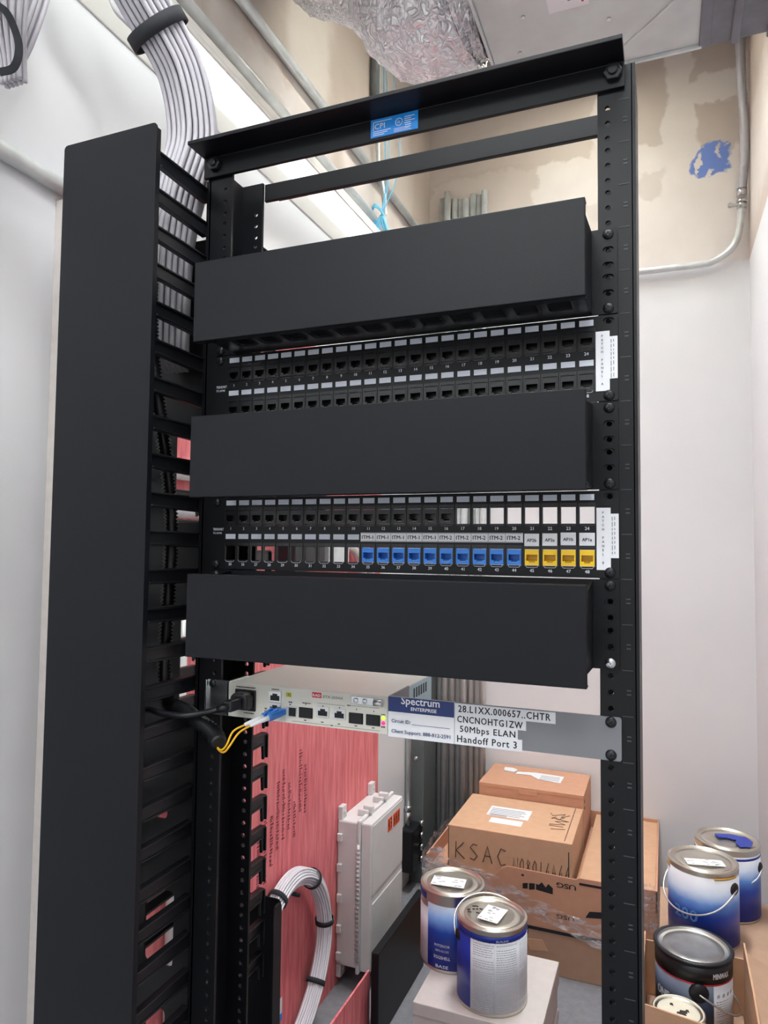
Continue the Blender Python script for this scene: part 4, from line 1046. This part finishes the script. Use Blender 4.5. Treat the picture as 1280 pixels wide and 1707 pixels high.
# rear can
t = can('gallon paint can with a blue label behind the front can on the white tiles', -18, 1122, -1400.0)
shell(t, 'blue_label', 83.7, 8, 165, -122, 60, 'cangrad'); shell(t, 'side_panel', 83.7, 8, 150, -165, -122, 'canwht'); shell(t, 'blue_band', 83.9, 168, 182, -200, -128, 'canblue')
b = MB(); cyl_text(b, 'INTERIOR', 9, 84.5, -92, 64, 42); cyl_text(b, 'SEMI-GLOSS', 7, 84.5, -92, 52, 36); cyl_text(b, 'EGGSHELL', 11, 84.5, -92, 34, 44); cyl_text(b, 'BASE', 11, 84.5, -92, 12, 34); b.obj('label_text', 'print', t, local=True)
lid_sticker(t, 195, -52, 36, -36, 14, .1, 16)
ear(t, 84, 150, 150); bail(t, 84, 150, 150, 40, 20)

# open carton at the right with the stain can and a quart can
t = thing('open_carton', 'open brown carton at the right holding a black stain can and a small can', 'box', (568, 1085, FZ))
x0, x1, y0, y1, zt_ = 458, 690, 926, 1244, -1296
b = MB().box(x0, x1, y0, y1, FZ, FZ + 4)
b.prism([(x0, FZ), (x1, FZ), (x1, zt_ - 4), (580, zt_ - 10), (x0, zt_ + 4)], lambda u, v, w: (u, w, v), y0, y0 + 4)
b.box(x0, x0 + 4, y0, y1, FZ, zt_); b.prism([(y0, FZ), (y1, FZ), (y1, zt_ + 18), (y0 + 120, zt_ + 14), (y0, zt_)], lambda u, v, w: (w, u, v), x1 - 4, x1); b.box(x0, x1, y1 - 4, y1, FZ, zt_ - 20)
b.obj('body', 'kraft', t)
b = MB().prism([(x1, zt_ - 4), (x1 + 3, zt_ - 1), (x1 + 84, zt_ - 40), (x1 + 82, zt_ - 43)], lambda u, v, w: (u, w, v), y0 + 6, y1 - 6); b.obj('flap', 'kraft2', t)
MB().box(520, 556, y0 - .6, y0, zt_ - 60, zt_ - 26).obj('printed_mark', 'ink', t)
MB().box(x0 + 6, x1 - 7, y0 + 6, y1 - 6, FZ + 4, FZ + 4 + 187).obj('inner_platform', 'kraft2', t)
t = can('black gallon can of wood stain with a dark rim, in the open carton', 570, 1138, FZ + 4.2 + 187.5, lidm='tindk')
shell(t, 'black_rim', 84.4, 152, 191, 0, 360, 'plas'); shell(t, 'faded_label', 83.8, 6, 152, -190, -62, 'stain'); lb = shell(t, 'instruction_panel', 83.8, 6, 150, -62, 30, 'canwht')
b = MB(); b.lathe([(84, 191), (88, 191.5), (88.5, 196), (80, 197.5), (78, 193)], 48); b.obj('rim_ring', 'plas', t, local=True)
b = MB(); cyl_text(b, 'MINWAX', 17, 85.4, -48, 164, 44, bold=.02); b.obj('rim_text', 'print', t, local=True); b = MB(); cyl_text(b, 'ONE', 26, 84.7, -143, 92, 40, bold=.04); b.obj('label_text', 'print', t, local=True)
b = MB(); fine_print(b, 84.6, math.radians(-60), math.radians(10), 10, 112)
for k in range(5): cyl_text(b, '#', 12, 84.6, -54 + k * 10, 122, 8)
b.obj('fine_print', 'greyink', lb, local=True)
shell(t, 'red_line', 84.1, 149, 152, -190, 30, 'red')
ear(t, 84, -84, 132, rr=22); ear(t, 84, 96, 132); bail(t, 84, -84, 132, 100, -62)
# quart can
t = can('small quart can with a cream lid in front of the black stain can', 535, 990, FZ + 4.2 + 187.5, r=54, h=124, lidm='cream')
shell(t, 'paper_label', 53.7, 4, 110, 0, 360, 'canwht')
b = MB()
for x, y, w in ((-18, 16, 8), (2, -2, 16), (-4, -10, 20), (14, 4, 8), (-24, -20, 5)): b.prism([(x, y), (x + w, y - 2), (x + w - 2, y + 7), (x + 1, y + 6)], lambda u, v, q: (u, v, q), 120.7, 121.6)
b.obj('lid_stain', 'mark', t, local=True)

# closed carton at the right wall with two white and blue cans
carton('brown_carton', 'closed brown carton at the right wall under the white and blue paint cans', 494, 815, 1256, 1590, FZ, -1327, 'kraft2')
t = can('white and blue gallon paint can with a wire handle hanging in front, on the right', 602, 1349, -1326.5, r=86)
shell(t, 'printed_label', 85.8, 6, 180, 0, 360, 'cangradw')
b = MB(); cyl_text(b, '200', 40, 86.7, -122, 66, 62, bold=.02); b.obj('label_number', mat('pale_blue_print', (90, 150, 210), .5), t, local=True)
b = MB(); cyl_text(b, 'interior latex', 9, 86.7, -84, 34, 50); cyl_text(b, 'primer sealer', 9, 86.7, -84, 22, 50); b.obj('label_text', 'print', t, local=True)
b = MB(); b.lathe([(86.4, 176), (87.6, 177), (87.6, 181), (86.4, 182)], 8, a0=math.radians(-75), a1=math.radians(-30)); b.lathe([(86.4, 172), (87.4, 174), (87.4, 180), (86.4, 182)], 5, a0=math.radians(-172), a1=math.radians(-158)); b.obj('ochre_drips', mat('ochre_paint', (206, 160, 70), .5), t, local=True)
lid_sticker(t, 195, -50, 44, -44, -8, .25, 14)
ear(t, 86, -35, 150, rr=16); ear(t, 86, 145, 150); bail(t, 86, -35, 150, -96, -66)
t = can('blue gallon paint can with blue drips on its lid behind the white and blue can', 672, 1520, -1326.5)
shell(t, 'printed_label', 83.8, 6, 176, 0, 360, 'cangradw'); shell(t, 'blue_band', 84.2, 166, 172, 0, 360, 'canblue')
b = MB().prism([(-30, 20), (10, 32), (50, 24), (66, -4), (58, -40), (30, -54), (20, -30), (24, -6), (0, 0), (-20, -6)], lambda u, v, w: (u, v, w), 194, 196.6); b.obj('blue_drips', 'canblue', t, local=True)
ear(t, 84, -20, 140); bail(t, 84, -20, 140, -60, -50)
